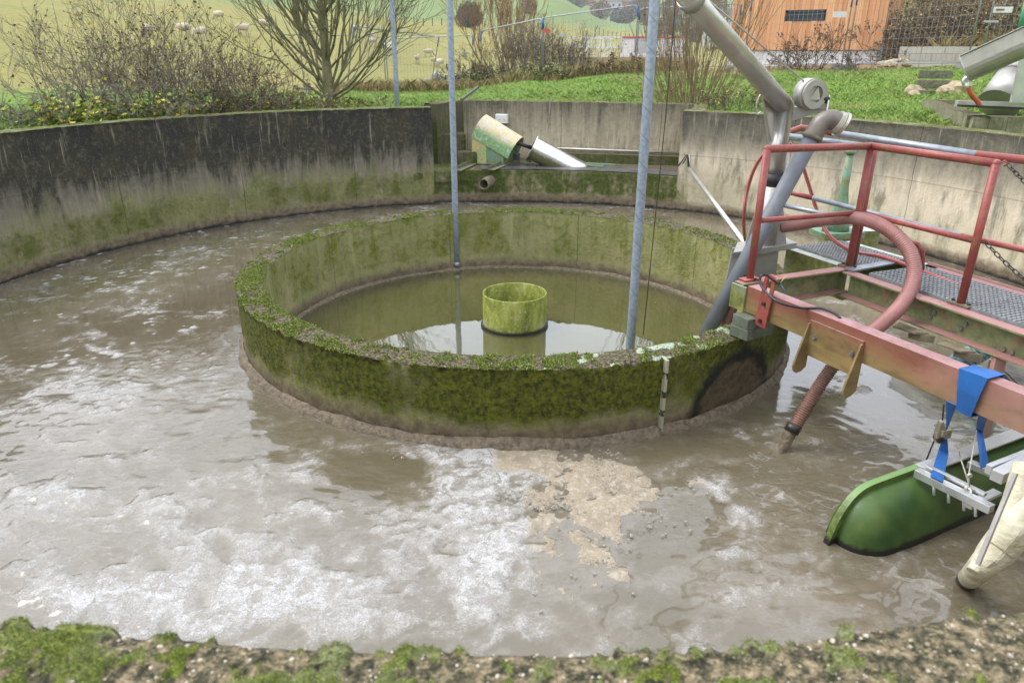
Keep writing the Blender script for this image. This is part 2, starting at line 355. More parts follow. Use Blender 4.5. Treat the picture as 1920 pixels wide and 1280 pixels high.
gridmesh('inner_face', Ri * np.sin(Ai), D + Ri * np.cos(Ai), Zi, M_RINGI, {'moss': Zi * 0, 'lichen': Zi * 0}, (np.where(Ai > math.pi, Ai - 2 * math.pi, Ai) * R1, Zi), parent=ring, wrap=True)
# mud crust round the foot of the ring
def crust(name, r, side, z0, amp, mat, parent, s=0, asym=None):
    n = 1500; a = np.linspace(0, 2 * math.pi, n, endpoint=False); m = 9
    t = np.linspace(0, 1, m)[:, None]; Aa = np.tile(a, (m, 1))
    wid = amp * (.6 + .8 * fbm(Aa * 14, Aa * 0 + s, 3, 3)) * (asym(Aa) if asym else 1)
    wob = .012 * (fbm(Aa * 90, t * 4 + Aa * 0, 3, 8) - .5)
    Rr = r + side * (t * wid + wob); Z_ = z0 + (1 - t) ** 1.6 * wid * 1.0 + (np.sin(t * math.pi) * .6) * wid * .5 + wob
    Z_[-1] = z0 - .03
    return gridmesh(name, Rr * np.sin(Aa), D + Rr * np.cos(Aa), Z_, mat, parent=parent, wrap=True)
g = G('wet_mud', .45); p = g.pos(); g.set('Base Color', g.mix(g.mr(g.noise(p, 25, 5, .65), .35, .65), (.09, .068, .042), (.24, .19, .125))); g.bump(g.noise(p, 60, 5, .65), .9, .02); M_MUD = g.m
crust('mud_crust', R1 + .004, 1, 0., .048, M_MUD, ring, asym=lambda a: .5 + .8 * sst(np.cos(a - math.pi - .2), -.3, .8))
crust('scum_line', R1 - T1 - .004, -1, WIN, .03, M_MUD, ring, s=9)
# level gauge on the ring
M_GAUGE = G('gauge_enamel', .5); g = M_GAUGE; uvz = g.sep(g.pos())[2]
tk = g.ma('LESS_THAN', g.ma('FRACT', g.mul(uvz, 7.)), .33); g.set('Base Color', g.mix(g.mul(tk, g.mr(g.noise(g.pos(), 20), .42, .5)), (.36, .34, .24), (.03, .03, .025))); M_GAUGE = g.m
ga = math.atan2(1.02, 4.50 - D); gp = lambda r, z, da=0: Vector((r * math.sin(ga + da), D + r * math.cos(ga + da), z))
g = MB().bar(gp(R1 + .018, .02), gp(R1 + .018, H1 - .01), .036, .02, up=(math.cos(ga), -math.sin(ga), 0))
go = g.build('level_gauge', M_GAUGE, org=gp(R1 + .02, 0)); tag(go, 'pale vertical level gauge strip with black marks fixed on the mossy ring wall', 'gauge')
MDB = mat_simple('dark_bolt', (.08, .07, .06), .5, .5)
for z in (.08, .3, .52): MB().cyl(gp(R1 + .028, z), gp(R1 + .036, z), .008, n=8).build('bolt', MDB, go)

RIMS = {}
# ---------------------------------------------------------------- water outside the ring, with foam
def unproj(x, y):   # plan position -> picture position at water level (only to read the foam layout off the photo)
    dx, dy, dz = x * math.cos(-YAW) - y * math.sin(-YAW), x * math.sin(-YAW) + y * math.cos(-YAW), -CAMH
    zc = dy * math.cos(PITCH) - dz * math.sin(PITCH); yc = dy * math.sin(PITCH) + dz * math.cos(PITCH)
    zc = np.maximum(zc, .2); return 960 + FPX * dx / zc, 640 - FPX * yc / zc
xs = np.arange(-R2 - .04, R2 + .05, .0225); ysn = np.arange(D - R2 - .04, D + R2 + .05, .0225)
X, Y = np.meshgrid(xs, ysn); rr = np.hypot(X, Y - D); th = np.arctan2(X, Y - D)
keep = (rr < R2 + .05) & (rr > R1 - .12)
U, V = unproj(X, Y)
def blob(cx, cy, rx, ry, a, rot=0.):
    c, s = math.cos(rot), math.sin(rot); dx = U - cx; dy = V - cy
    return a * np.exp(-(((c * dx + s * dy) / rx) ** 2 + ((-s * dx + c * dy) / ry) ** 2))
dens = np.full_like(X, -.50)
for b in [(60, 740, 230, 34, .42), (240, 690, 160, 30, -.05), (290, 592, 60, 26, .62), (215, 655, 60, 20, .6, -.2), (130, 545, 130, 30, .22), (330, 500, 260, 40, .08), (480, 430, 160, 18, .1),
          (500, 1010, 380, 100, .60), (120, 930, 200, 24, .62, .06), (300, 1140, 420, 90, .60), (890, 1060, 110, 160, .85), (860, 900, 90, 60, .62), (560, 880, 130, 24, .45, .2),
          (640, 1150, 320, 70, .55), (800, 840, 230, 30, .42, .12), (560, 800, 120, 20, .2, .5), (200, 830, 260, 90, .0), (700, 885, 100, 34, -1.1, .1),
          (1040, 900, 190, 60, .62), (980, 960, 90, 70, .62), (1120, 990, 80, 70, .52), (1090, 1090, 90, 50, .3), (1010, 870, 30, 80, .2), (1060, 920, 30, 40, -.45),
          (1300, 870, 60, 20, .30, .3), (1390, 950, 26, 90, .40, -.5), (1340, 1020, 30, 60, .35), (1400, 1110, 60, 30, .36), (1230, 920, 40, 60, .30), (1240, 1080, 90, 18, .28), (1180, 1150, 200, 40, .22),
          (1080, 1180, 200, 20, .2), (1500, 860, 40, 30, .15), (1630, 730, 45, 14, .62), (1310, 960, 60, 60, -.35), (540, 690, 30, 60, .25), (640, 480, 120, 14, .15), (1160, 870, 50, 22, .5, .3)]:
    dens += blob(*b)
s_ = th * 4.6
wx = fbm(X * 1.3, Y * 1.3, 3, 1) * 1.6; wy = fbm(X * 1.3 + 40, Y * 1.3, 3, 2) * 1.6
nz = fbm(s_ * .9 + wx, rr * 2.4 + wy, 5, 5, .6)              # streaks along the flow
nc = fbm(X * 4.2 + wx * 1.2, Y * 5.5 + wy * 1.2, 5, 6, .62)    # open cells
cell = np.abs(nc - .5) * 4
dens = np.minimum(dens, .52)
w2x = (fbm(X * 3.4 + wx, Y * 3.4, 3, 12) - .5) * 1.5; w2y = (fbm(X * 3.4, Y * 3.4 + wy, 3, 13) - .5) * 1.5
rd1 = 1 - np.abs(2 * fbm(X * 1.5 + wx + w2x, Y * 2.3 + wy + w2y, 5, 14, .55) - 1) * 2.6
rd2 = 1 - np.abs(2 * fbm(X * 4.3 + w2x * 1.6, Y * 5.2 + w2y * 1.6 + wy, 4, 15, .6) - 1) * 2.6
foam = dens * .95 + (nz - .5) * 1.7 + (rd1 - .55) * .55 + (rd2 - .5) * .42 + (fbm(X * 13, Y * 15, 4, 9, .7) - .5) * .8
fl = vn(X * 24, Y * 24, 21) * vn(X * 9, Y * 9, 22)
foam += .9 * sst(fl, .52, .58) * sst(fbm(X * 1.2, Y * 1.2, 3, 25), .38, .52) * (V < 700) * (X < 0) * (V > 420)
tan = blob(1060, 940, 230, 130, 1.) * sst(U + (fbm(X * 2.6, Y * 2.6, 4, 72) - .5) * 520, 830, 1000); tan = sst(tan + (fbm(X * 3, Y * 3, 4, 71) - .5) * 1.1, .22, .5)
vr = np.hypot((U - 1262) / 128, (V - 992) / 92) + (fbm(X * 3, Y * 3, 3, 73) - .5) * .35
foam += .75 * np.exp(-((vr - 1) / .10) ** 2) * sst(fbm(X * 1.9, Y * 1.9, 3, 74), .38, .55) - .35 * (vr < .85) * sst(vr, .9, .6)
vr = np.hypot((U - 1400) / 80, (V - 905) / 45) + (fbm(X * 3, Y * 3, 3, 75) - .5) * .4
foam += .55 * np.exp(-((vr - 1) / .14) ** 2) * sst(fbm(X * 2.3, Y * 2.3, 3, 76), .42, .58)
turb = .03 + .72 * sst(V, 560, 860) * (1 - .4 * sst(V, 1000, 1150)); turb *= 1 - .6 * blob(1480, 760, 200, 90, 1.) - .3 * tan
turb += .5 * blob(1450, 930, 200, 70, 1.); turb *= 1 - .93 * np.clip(1.25 * blob(1690, 700, 230, 120, 1.), 0, 1)
wv = (fbm(s_ * 2.2 + wx * 1.5, rr * 5 + wy * 1.5, 4, 30, .6) - .5) * .022 * turb + (fbm(X * 5.5 + wx, Y * 9 + wy, 3, 31, .55) - .5) * .018 * turb
kx, ky = U - 1462, V - 838
rp = np.exp(-(np.hypot(kx, ky * 1.7) / 170) ** 2); wv += .0022 * rp * np.sin(np.hypot(X - 1.785, Y - 4.25) * 52 + fbm(X * 2, Y * 2, 3, 66) * 14) * fbm(X * 4, Y * 4, 2, 67)
Z = wv + .012 * sst(foam, 0, .3) * (.25 + .75 * sst(V, 620, 800))
g = G('muddy_water_with_foam', .1); p = g.pos()
fo = g.add(g.add(g.at('foam'), g.mul(g.ma('SUBTRACT', g.noise(p, 48, 6, .75), .5), 1.25)), g.mul(g.ma('SUBTRACT', g.noise(p, 9, 4, .6, 1.2), .5), 1.0)); ff = g.mr(fo, -.12, .75); ff = g.mul(g.ma('POWER', ff, .8), g.mul(g.mr(g.noise(p, 30, 4, .7), .36, .5, .6, 1.), g.mul(g.mr(g.noise(p, 7, 5, .7, 1.8), .42, .50, .38, 1.), g.mr(g.noise(p, 17, 4, .7, 1.2), .40, .50, .6, 1.))))
film = g.mul(g.mr(fo, -.6, 0.), .30)
wc = g.mix(g.mr(g.noise(p, 1.1, 4), .3, .7), (.104, .086, .053), (.138, .116, .075))
bub = g.vor(p, 120); b2 = g.vor(p, 48)
fc = g.mix(g.mr(bub, .1, .6), (.68, .68, .685), (.42, .415, .41))
fct = g.mix(g.mr(b2, .1, .6), (.42, .36, .27), (.33, .275, .20)); fct = g.mix(g.mul(g.mr(g.noise(p, 6, 5, .7), .45, .62), .6), fct, (.22, .18, .125)); fct = g.mix(g.mul(g.mr(g.noise(p, 22, 4, .6), .54, .62), .5), fct, (.50, .46, .40))
fcol = g.mix(g.at('tan'), fc, fct)
ffT = g.mul(g.mr(g.add(g.at('foam'), g.mul(g.ma('SUBTRACT', g.noise(p, 14, 5, .65), .5), .9)), .02, .07), .96); ff = g.mix(g.at('tan'), ff, ffT)
base = g.mix(film, wc, (.30, .275, .24)); base = g.mix(ff, base, fcol)
g.set('Base Color', base); g.set('Roughness', g.mr(ff, 0., 1., .05, .5)); g.set('IOR', 1.45); g.set('Coat Weight', g.mr(ff, 0., .6, .8, 0.)); g.set('Coat Roughness', .03); g.set('Coat IOR', 1.6)
hh = g.add(g.mul(g.noise(g.sc(p, 1, 1.5, 1), 15, 4, .6, .8), g.mul(g.at('turb'), 1.1)), g.mul(ff, g.add(g.add(g.mul(bub, .5), g.mul(g.mul(b2, -.5), g.at('tan'))), g.mul(g.noise(p, 130, 3, .7), .8))))
g.bump(hh, .55, .016)
water = gridmesh('sludge_water', X, Y, Z, g.m, {'foam': foam, 'tan': tan, 'turb': np.clip(turb, 0, 1.2)}, keep=keep)
tag(water, 'brown sludge water with white foam in the outer ring of the tank', None, None, 'structure')
# bubbles in the tan foam
mb = MB(); rnd = random.Random(3)
for i in range(2600):
    px, py = rnd.gauss(1040, 110), rnd.gauss(930, 65)
    if not (880 < px < 1420 and 842 < py < 1180): continue
    if i % 11 == 0: px, py = rnd.uniform(640, 960), rnd.uniform(845, 905)
    P = atz(px, py, 0)
    if vn(P.x * 5, P.y * 5, 90) < .5 or fbm(P.x * 3, P.y * 3, 4, 71) < .42: continue
    rr_ = math.hypot(P.x, P.y - D)
    if rr_ < R1 + .1: continue
    r = rnd.choice((.003, .004, .005, .007, .009, .012) if i % 60 else (.018, .014)) * rnd.uniform(.7, 1.15) * (1.5 if i % 37 == 0 else 1)
    mb.ball((P.x, P.y, .010), r, .7, 10, 6)
g = G('bubble_film', .06); fr = g.n('ShaderNodeLayerWeight', {0: .25}, 1); g.set('Base Color', (.36, .32, .26)); g.set('Alpha', g.mr(fr, .1, .7, .35, .95)); g.set('IOR', 1.8)
bo = mb.build('foam_bubbles', g.m); tag(bo, 'clear round bubbles floating on the tan foam beside the ring', None, None, 'stuff')
# ---------------------------------------------------------------- still water inside the ring
ri = np.linspace(0.02, R1 - T1 + .05, 90)[:, None]; aa = np.linspace(0, 2 * math.pi, 240, endpoint=False)[None, :]
X = ri * np.sin(aa); Y = D + ri * np.cos(aa); Z = WIN + .0006 * (fbm(X * 8, Y * 8, 3, 3) - .5)
g = G('still_green_water', .015); p = g.pos()
g.set('Base Color', g.mix(g.mr(g.noise(p, .8, 3), .3, .7), (.060, .058, .020), (.082, .078, .030))); g.set('IOR', 1.6); g.set('Coat Weight', .7); g.set('Coat Roughness', .01)
g.bump(g.noise(p, 7, 3, .5), .05, .01)
iw = gridmesh('inner_water', X, Y, Z, g.m, wrap=True); tag(iw, 'still green water inside the concrete ring', None, None, 'structure')
m_ = MB().add([(0, D, WIN + .0004)] + [(.02 * math.sin(a), D + .02 * math.cos(a), WIN) for a in np.linspace(0, 2 * math.pi, 12, endpoint=False)], [(0, 1 + i, 1 + (i + 1) % 12) for i in range(12)])
# the centre is covered by the round shaft
# ---------------------------------------------------------------- round central shaft
cx, cy, cr, ct = 0., 7.09, .335, .185
g = G('algae_covered_plastic', .55); p = g.pos(); z = g.sep(p)[2]
n1 = g.noise(g.sc(p, 6, 6, 3), 1., 6, .7, .4); base = g.ramp(n1, [(.3, (.06, .075, .006)), (.48, (.19, .215, .018)), (.68, (.38, .39, .11))]); base = g.mix(g.mr(g.noise(p, 30, 5, .7), .55, .7), base, (.42, .42, .26))
base = g.mix(g.mul(g.mr(g.add(z, g.mul(g.noise(p, 12, 4), .3)), .12, -.05), g.mr(g.noise(p, 7, 4), .45, .6)), base, (.42, .44, .34))
base = g.mix(g.mr(g.add(z, g.mul(g.noise(p, 15, 3), .03)), WIN + .06, WIN + .03), base, (.02, .022, .012)); g.set('Base Color', base); g.bump(g.noise(p, 50, 4), .4, .01)
mb = MB(); n = 64; prof = [(cr, WIN - .3), (cr, ct), (cr - .003, ct + .006), (cr - .010, ct + .006), (cr - .013, ct), (cr - .013, WIN - .3)]
vs = [(cx + r * math.cos(2 * math.pi * k / n), cy + r * math.sin(2 * math.pi * k / n), z) for r, z in prof for k in range(n)]
mb.add(vs, [(i * n + k, i * n + (k + 1) % n, (i + 1) * n + (k + 1) % n, (i + 1) * n + k) for i in range(len(prof) - 1) for k in range(n)], True)
sh = mb.build('round_shaft', g.m, org=(cx, cy, WIN)); sh.data.polygons.foreach_set('use_smooth', [True] * len(sh.data.polygons))
tag(sh, 'short open green cylinder standing in the still water at the middle of the ring', 'shaft')
mb = MB(); mb.ring((cx, cy, WIN + .008), (0, 0, 1), cr + .022, cr - .002, .03, 60); mb.build('scum_ring', mat_simple('black_scum', (.02, .02, .015), .4, 0, .4, 20, .5), sh)

# ---------------------------------------------------------------- ground
tcol = [-900, -300, 0, 300, 600, 800, 1000, 1150, 1300, 1500, 1700, 1900, 2300, 3000]
tdis = [3, 12, 18, 25, 31, 45, 65, 85, 110, 150, 250, 400, 600, 900]
tz = np.array([
 [1.0] * 14,
 [1.5] * 14,
 [1.5, 1.45, 1.42, 1.4, 1.38, 1.35, 1.5, 1.6, 1.62, 1.66, 1.72, 1.8, 1.9, 2.0],
 [1.6, 1.5, 1.4, 1.35, 1.3, 1.3, 1.62, 1.88, 1.96, 2.05, 2.1, 2.2, 2.4, 2.4],
 [1.9, 1.7, 1.5, 1.3, 1.15, 1.0, 1.45, 1.75, 2.0, 2.1, 2.25, 2.6, 3, 3],
 [3.5, 2.9, 2.4, 1.8, 1.0, .5, .5, .8, 1.3, 2.2, 5.6, 7.5, 8, 8],
 [6, 5, 4.2, 3.4, 2.0, .5, .3, .3, .8, 3, 11, 14, 14, 14],
 [9, 8, 6.8, 6.0, 4.2, .7, .3, .3, .6, 4, 15, 18, 18, 18],
 [13, 12, 10, 9, 6.6, 2.3, 1.6, 1.2, 1.4, 5, 16, 20, 20, 20],
 [20, 18, 15.5, 14, 11.5, 7.6, 5.6, 3.6, 2.2, 6, 17, 22, 22, 22],
 [36, 34, 32, 30, 27, 24, 19.5, 10, 4, 7, 18, 24, 24, 24],
 [46, 44, 42, 40, 38, 36, 30, 16, 16, 16, 20, 26, 26, 26],
 [50, 50, 50, 48, 48, 46, 44, 42.5, 42, 40, 36, 34, 34, 34],
 [50, 50, 50, 48, 48, 46, 44, 44, 44, 44, 44, 44, 44, 44]], float)
def gz(x, y):
    x = np.asarray(x, float); y = np.asarray(y, float); d = np.hypot(x, y)
    px = 960 + FPX * x / (np.maximum(y, .3 * d + .01) * 0.927)        # azimuth as a picture column
    px = np.clip(np.where(y <= .3 * d, np.where(x < 0, -900, 3000), px), -900, 2999)
    ci = np.clip(np.searchsorted(tcol, px, side='right') - 1, 0, len(tcol) - 2); tc = np.array(tcol, float)
    cf = (px - tc[ci]) / (tc[ci + 1] - tc[ci])
    ld = np.log(np.clip(d, 3.001, 899)); tl = np.log(np.array(tdis, float)); di = np.clip(np.searchsorted(tl, ld, side='right') - 1, 0, len(tl) - 2)
    df = (ld - tl[di]) / (tl[di + 1] - tl[di]); cf = cf * cf * (3 - 2 * cf); df = df * df * (3 - 2 * df) * .5 + df * .5
    z = (tz[di, ci] * (1 - cf) + tz[di, ci + 1] * cf) * (1 - df) + (tz[di + 1, ci] * (1 - cf) + tz[di + 1, ci + 1] * cf) * df
    return z + (fbm(x * .5, y * .5, 4, 77) - .5) * .12 * np.clip(d / 14, 0, 1.5) + (fbm(x * .05, y * .05, 3, 78) - .5) * np.clip((d - 30) / 40, 0, 3)
ALC = [Vector((-1.62, 12.5)), Vector((-1.58, 13.6)), Vector((-1.13, 14.80)), Vector((3.42, 13.92)), Vector((3.02, 12.0))]
def inpoly(x, y, P):
    r = np.zeros(np.shape(x), bool)
    for i in range(len(P)):
        a, b = P[i], P[(i + 1) % len(P)]
        c = ((a[1] > y) != (b[1] > y)) & (x < (b[0] - a[0]) * (y - a[1]) / ((b[1] - a[1]) or 1e-9) + a[0]); r ^= c
    return r
rad = np.concatenate([np.arange(R2 + .12, 20, .13), 20 * 1.035 ** np.arange(0, 112)]); aa = np.linspace(0, 2 * math.pi, 900, endpoint=False)
RR, AA = np.meshgrid(rad, aa, indexing='ij'); X = RR * np.sin(AA); Y = D + RR * np.cos(AA); Z = gz(X, Y)
Z = np.where(inpoly(X, Y, ALC), .35, Z); Z = np.where(RR < R2 + .3, np.minimum(Z, 1.45), Z)
g = G('grass_and_field', .9); p = g.pos(); px_, py_, pz_ = g.sep(p)
n1 = g.noise(p, .12, 5, .6); n2 = g.noise(p, 1.6, 5, .65); n3 = g.noise(p, 14, 4, .7)
fld = g.mix(g.mr(n1, .3, .7), (.235, .205, .058), (.165, .18, .045)); fld = g.mix(g.mul(g.mr(n2, .4, .65), .35), fld, (.36, .29, .10))
fld = g.mix(g.mr(g.add(pz_, g.mul(n1, 4)), 9.5, 11.5), fld, g.mix(g.mr(n2, .4, .6), (.13, .18, .06), (.17, .225, .08)))      # greener pasture higher up
lawn = g.mix(g.mr(n2, .35, .6), (.055, .13, .012), (.145, .25, .03)); lawn = g.mix(g.mr(n3, .5, .75), lawn, (.22, .26, .05))
lawn = g.mix(g.mul(g.mr(g.noise(p, .8, 5, .7), .54, .66), .8), lawn, (.17, .12, .055))
dist = g.n('ShaderNodeVectorMath', {0: p, 1: (2., 8., 1.6)}, out=1, operation='DISTANCE')
base = g.mix(g.mr(g.add(dist, g.mul(n2, 4)), 22.5, 25.), lawn, fld)
base = g.mix(g.mul(g.mr(g.ma('DIVIDE', px_, py_), .50, .53), g.mr(py_, 25, 28)), base, g.ramp(g.noise(p, 1.1, 6, .7), [(.3, (.06, .045, .03)), (.45, (.20, .14, .065)), (.6, (.30, .235, .10)), (.72, (.17, .20, .05))]))
# bare soil path in front of the house
sp = g.mul(g.mr(px_, 4, 6), g.mul(g.mr(g.add(py_, n2), 22.4, 23.2), g.mr(py_, 33, 32))); base = g.mix(sp, base, g.mix(g.mr(n3, .4, .6), (.28, .20, .12), (.17, .115, .06)))
g.set('Base Color', base); g.bump(g.add(n3, g.mul(n2, .8)), .7, .08); g.set('Specular IOR Level', .2)
gr = gridmesh('ground', X, Y, Z, g.m, wrap=True); tag(gr, 'grass bank and hillside pasture around the tank', None, None, 'structure')
# ================================================================ metals and paints
def painted(name, c1, c2, algae=.35, rough=.45, sc_=5., topc=None, rust=(.10, .045, .02), algc=((.10, .11, .025), (.25, .25, .07))):
    g = G(name, rough); p = g.pos()
    n1 = g.noise(p, sc_, 5, .65); n2 = g.noise(p, sc_ * 5, 5, .65); n3 = g.noise(p, sc_ * 1.7, 4, .6, 1.)
    b = g.mix(g.mr(n1, .38, .62), c1, c2)
    b = g.mix(g.mul(g.mr(n2, .58, .68), .7), b, rust); n4 = g.noise(p, 75, 4, .7); b = g.mix(g.mul(g.mr(n4, .60, .64), .75), b, rust); b = g.mix(g.mul(g.mr(n4, .38, .33), .5), b, tuple(min(1, x * 1.5 + .06) for x in c1))
    al = g.mr(n3, .62 - algae * .45, .80 - algae * .45)
    down = g.mr(g.nz(), .9, .3)
    b = g.mix(g.mul(g.mul(al, down), min(1., algae * 1.6)), b, g.mix(g.mr(n2, .35, .65), *algc))
    if topc: b = g.mix(g.mul(g.mr(g.nz(), .7, .95), g.mr(n2, .68, .5)), b, topc)  # upward faces tinted: sky reflection put into the paint colour
    g.set('Base Color', b); g.set('Roughness', g.mr(n2, .3, .7, rough + .15, rough - .1)); g.bump(n2, .25, .004)
    return g.m
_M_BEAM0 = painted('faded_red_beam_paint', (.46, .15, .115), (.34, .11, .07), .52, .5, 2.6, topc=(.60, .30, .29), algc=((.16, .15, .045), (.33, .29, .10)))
g = G('faded_red_beam_paint', .48); p = g.pos(); z = g.sep(p)[2]; xx = g.sep(p)[0]; n1 = g.noise(p, 2.2, 5, .6); n2 = g.noise(p, 18, 6, .7); n3 = g.noise(g.sc(p, 3, 3, 9), 1., 5, .65)
b = g.mix(g.mr(n1, .35, .65), (.15, .055, .035), (.25, .09, .06)); b = g.mix(g.mr(g.add(xx, g.mul(n1, .5)), 2.50, 2.95), b, (.44, .25, .22))
al = g.mul(g.mr(g.add(z, g.mul(g.ma('SUBTRACT', n3, .5), .5)), .935, .82), g.mr(g.add(xx, g.mul(n3, .8)), 3.1, 2.6)); b = g.mix(g.mul(al, .62), b, g.mix(g.mr(n3, .4, .6), (.12, .11, .035), (.27, .24, .08)))
b = g.mix(g.mul(g.mr(n2, .60, .70), .55), b, (.10, .05, .03)); b = g.mix(g.mul(g.mr(g.nz(), .7, .95), g.mr(n2, .72, .5)), b, g.mix(g.mr(n1, .4, .6), (.26, .125, .12), (.37, .22, .225)))  # last mix: flange tops paler pink, sky sheen painted into the base colour
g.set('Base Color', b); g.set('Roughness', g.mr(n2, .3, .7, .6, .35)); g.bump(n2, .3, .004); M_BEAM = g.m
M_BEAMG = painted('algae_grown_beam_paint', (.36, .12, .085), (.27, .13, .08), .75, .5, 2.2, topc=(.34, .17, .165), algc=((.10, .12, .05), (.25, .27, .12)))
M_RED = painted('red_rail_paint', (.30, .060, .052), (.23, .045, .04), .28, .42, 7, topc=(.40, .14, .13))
M_GREEN = painted('green_machine_paint', (.22, .36, .15), (.30, .42, .21), .25, .5, 4)
M_GREENL = painted('pale_green_paint', (.16, .31, .22), (.14, .26, .19), .5, .5, 4)
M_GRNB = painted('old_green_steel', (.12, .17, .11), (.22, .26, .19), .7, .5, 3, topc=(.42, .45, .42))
g = G('hood_two_tone_paint', .45); p = g.pos(); n1 = g.noise(p, 4, 5, .6); n2 = g.noise(p, 22, 5, .65)
zz_ = g.add(g.add(g.sep(g.obj())[2], g.mul(g.sep(g.obj())[0], .50)), g.mul(g.ma('SUBTRACT', n1, .5), .28))
b = g.mix(g.mr(zz_, .44, .60), g.mix(g.mr(n2, .4, .6), (.16, .30, .12), (.27, .42, .21)), g.mix(g.mr(n2, .35, .6), (.56, .42, .22), (.60, .53, .36)))
b = g.mix(g.mul(g.mr(g.noise(p, 9, 4), .57, .62), .7), b, (.52, .53, .55)); b = g.mix(g.mr(n2, .66, .72), b, (.12, .08, .04)); g.set('Base Color', b); M_HOOD = g.m
M_GALV = mat_simple('galvanised_steel', (.36, .39, .43), .42, .55, .3, 14)
g = G('spiral_galvanised_tube', .45, .35); p = g.obj(); o = g.sep(p)
th_ = g.ma('ARCTAN2', o[1], o[0]); sp = g.ma('FRACT', g.add(g.mul(th_, 1 / (2 * math.pi)), g.mul(o[2], 4.6)))
g.set('Base Color', g.mix(g.mr(g.ma('ABSOLUTE', g.ma('SUBTRACT', sp, .5)), .015, .04), (.21, .25, .30), g.mix(g.mr(g.noise(p, 30, 4), .4, .6), (.27, .32, .40), (.36, .41, .49)))); M_POLE = g.m
def stainless(name, c, rough, sc_=6):
    g = G(name, rough, .8); p = g.pos(); n = g.noise(p, sc_, 5, .6); g.set('Base Color', g.mix(g.mr(n, .35, .65), tuple(x * .82 for x in c), c))
    g.set('Roughness', g.mr(g.noise(p, 20, 4), .3, .7, rough - .08, rough + .12)); return g.m
M_SS = stainless('brushed_stainless', (.60, .58, .54), .38); M_SSD = stainless('dull_stainless', (.47, .455, .43), .5)
M_ALU = stainless('aluminium_extrusion', (.72, .73, .74), .38)
g = G('stainless_grown_green', .3, .9); p = g.pos(); n = g.noise(p, 16, 5, .7)
under = g.mr(g.add(g.nz(), g.mul(n, .5)), .45, .10); g.set('Base Color', g.mix(under, (.72, .72, .70), (.17, .15, .07))); g.set('Metallic', g.mr(under, 0, 1, 1., .2)); g.set('Roughness', g.mr(under, 0, 1, .25, .6)); M_SSG = g.m
M_GREY = mat_simple('grey_plastic_pipe', (.16, .175, .20), .5, 0, .25, 6)
M_BLACK = mat_simple('black_rubber', (.02, .021, .024), .45, 0, .4, 20)
M_DARK = mat_simple('dark_steel', (.06, .055, .05), .45, .6, .4, 15)
M_BOLT = mat_simple('weathered_bolt', (.33, .32, .29), .45, .6, .5, 40)
M_WHITE = mat_simple('white_enclosure_plastic', (.74, .74, .73), .4, 0, .06, 6)
M_WOODG = mat_simple('grey_green_timber', (.12, .14, .10), .8, 0, .4, 18, .3)
M_IRON = mat_simple('mossy_angle_iron', (.20, .20, .12), .7, .1, .55, 16, .3)
M_RUST = mat_simple('rusty_pipe_iron', (.23, .19, .12), .8, 0, .5, 12, .5)
M_BLUE = mat_simple('blue_webbing', (.010, .11, .36), .6, 0, .25, 5, c2=(.008, .07, .24))
g = G('red_rubber_tube', .4); M_HOSE = painted('red_rubber_tube', (.44, .10, .08), (.38, .08, .065), 0, .4, 8)

# ================================================================ alcove
alc = MB(); T_ = .24; zb = .3
PA = [Vector((-1.44, 13.55, 0)), Vector((-1.02, 14.62, 0)), Vector((3.28, 13.75, 0)), Vector((2.86, 12.22, 0))]
def wallseg(a, b, H, name, mat, parent, org=None, n=40, lump=.012, th=T_):
    """a concrete wall panel with a gently rough face and mossy top, from a to b (thickness away to the left of a->b)"""
    d = (b - a); L = d.length; d = d / L; nrm = Vector((-d.y, d.x, 0))
    zi_ = np.linspace(zb, H - .006, 14); tt = np.linspace(0, 1, 10); rows = 14 + 10 + 2; n = max(8, int(L / .03)); s_ = np.linspace(0, L, n)
    O = np.zeros((rows, n)); Z_ = np.zeros((rows, n)); S_ = np.tile(s_, (rows, 1)); tp = np.zeros((rows, n))
    for i in range(14): Z_[i] = zi_[i]; O[i] = lump * (fbm(s_ * 3, s_ * 0 + zi_[i] * 3, 4, 5) - .5)
    for i in range(10): O[14 + i] = th * tt[i]; Z_[14 + i] = H; tp[14 + i] = 1
    O[24] = th; O[25] = th; Z_[24] = H - .02; Z_[25] = zb
    X_ = a.x + d.x * S_ + nrm.x * O; Y_ = a.y + d.y * S_ + nrm.y * O
    mo_ = topmoss(X_, Y_, .6, 9) * tp; Z_ = Z_ + mo_ * .02 * (.4 + fbm(X_ * 50, Y_ * 50, 2, 1))
    o = gridmesh(name, X_, Y_, Z_, mat, {'moss': mo_, 'lichen': mo_ * 0}, (S_ + a.x, Z_), parent=parent)
    # ends
    m = MB()
    for s0 in (0.002, L - .002):
        c = [a + d * s0 + nrm * q + Vector((0, 0, z)) for q, z in ((0.001, zb), (th - .001, zb), (th - .001, H - .004), (0.001, H - .004))]
        m.add(c, [(0, 1, 2, 3)])
    e_ = m.build('wall_end', mat, o); uvbox(e_); return o
aw = wallseg(PA[1], PA[2], H2, 'alcove_wall', M_ALC, None)
tag(aw, 'straight streaked concrete back wall of the recess behind the tank, white box fixed on it', 'wall')
q = wallseg(PA[0], PA[1] - Vector((.005, .003, 0)), H2 - .002, 'side_panel', M_STEP, aw)
wallseg(PA[2] + Vector((-.003, -.006, 0)), PA[3], H2 - .003, 'side_panel', M_ALC, aw)
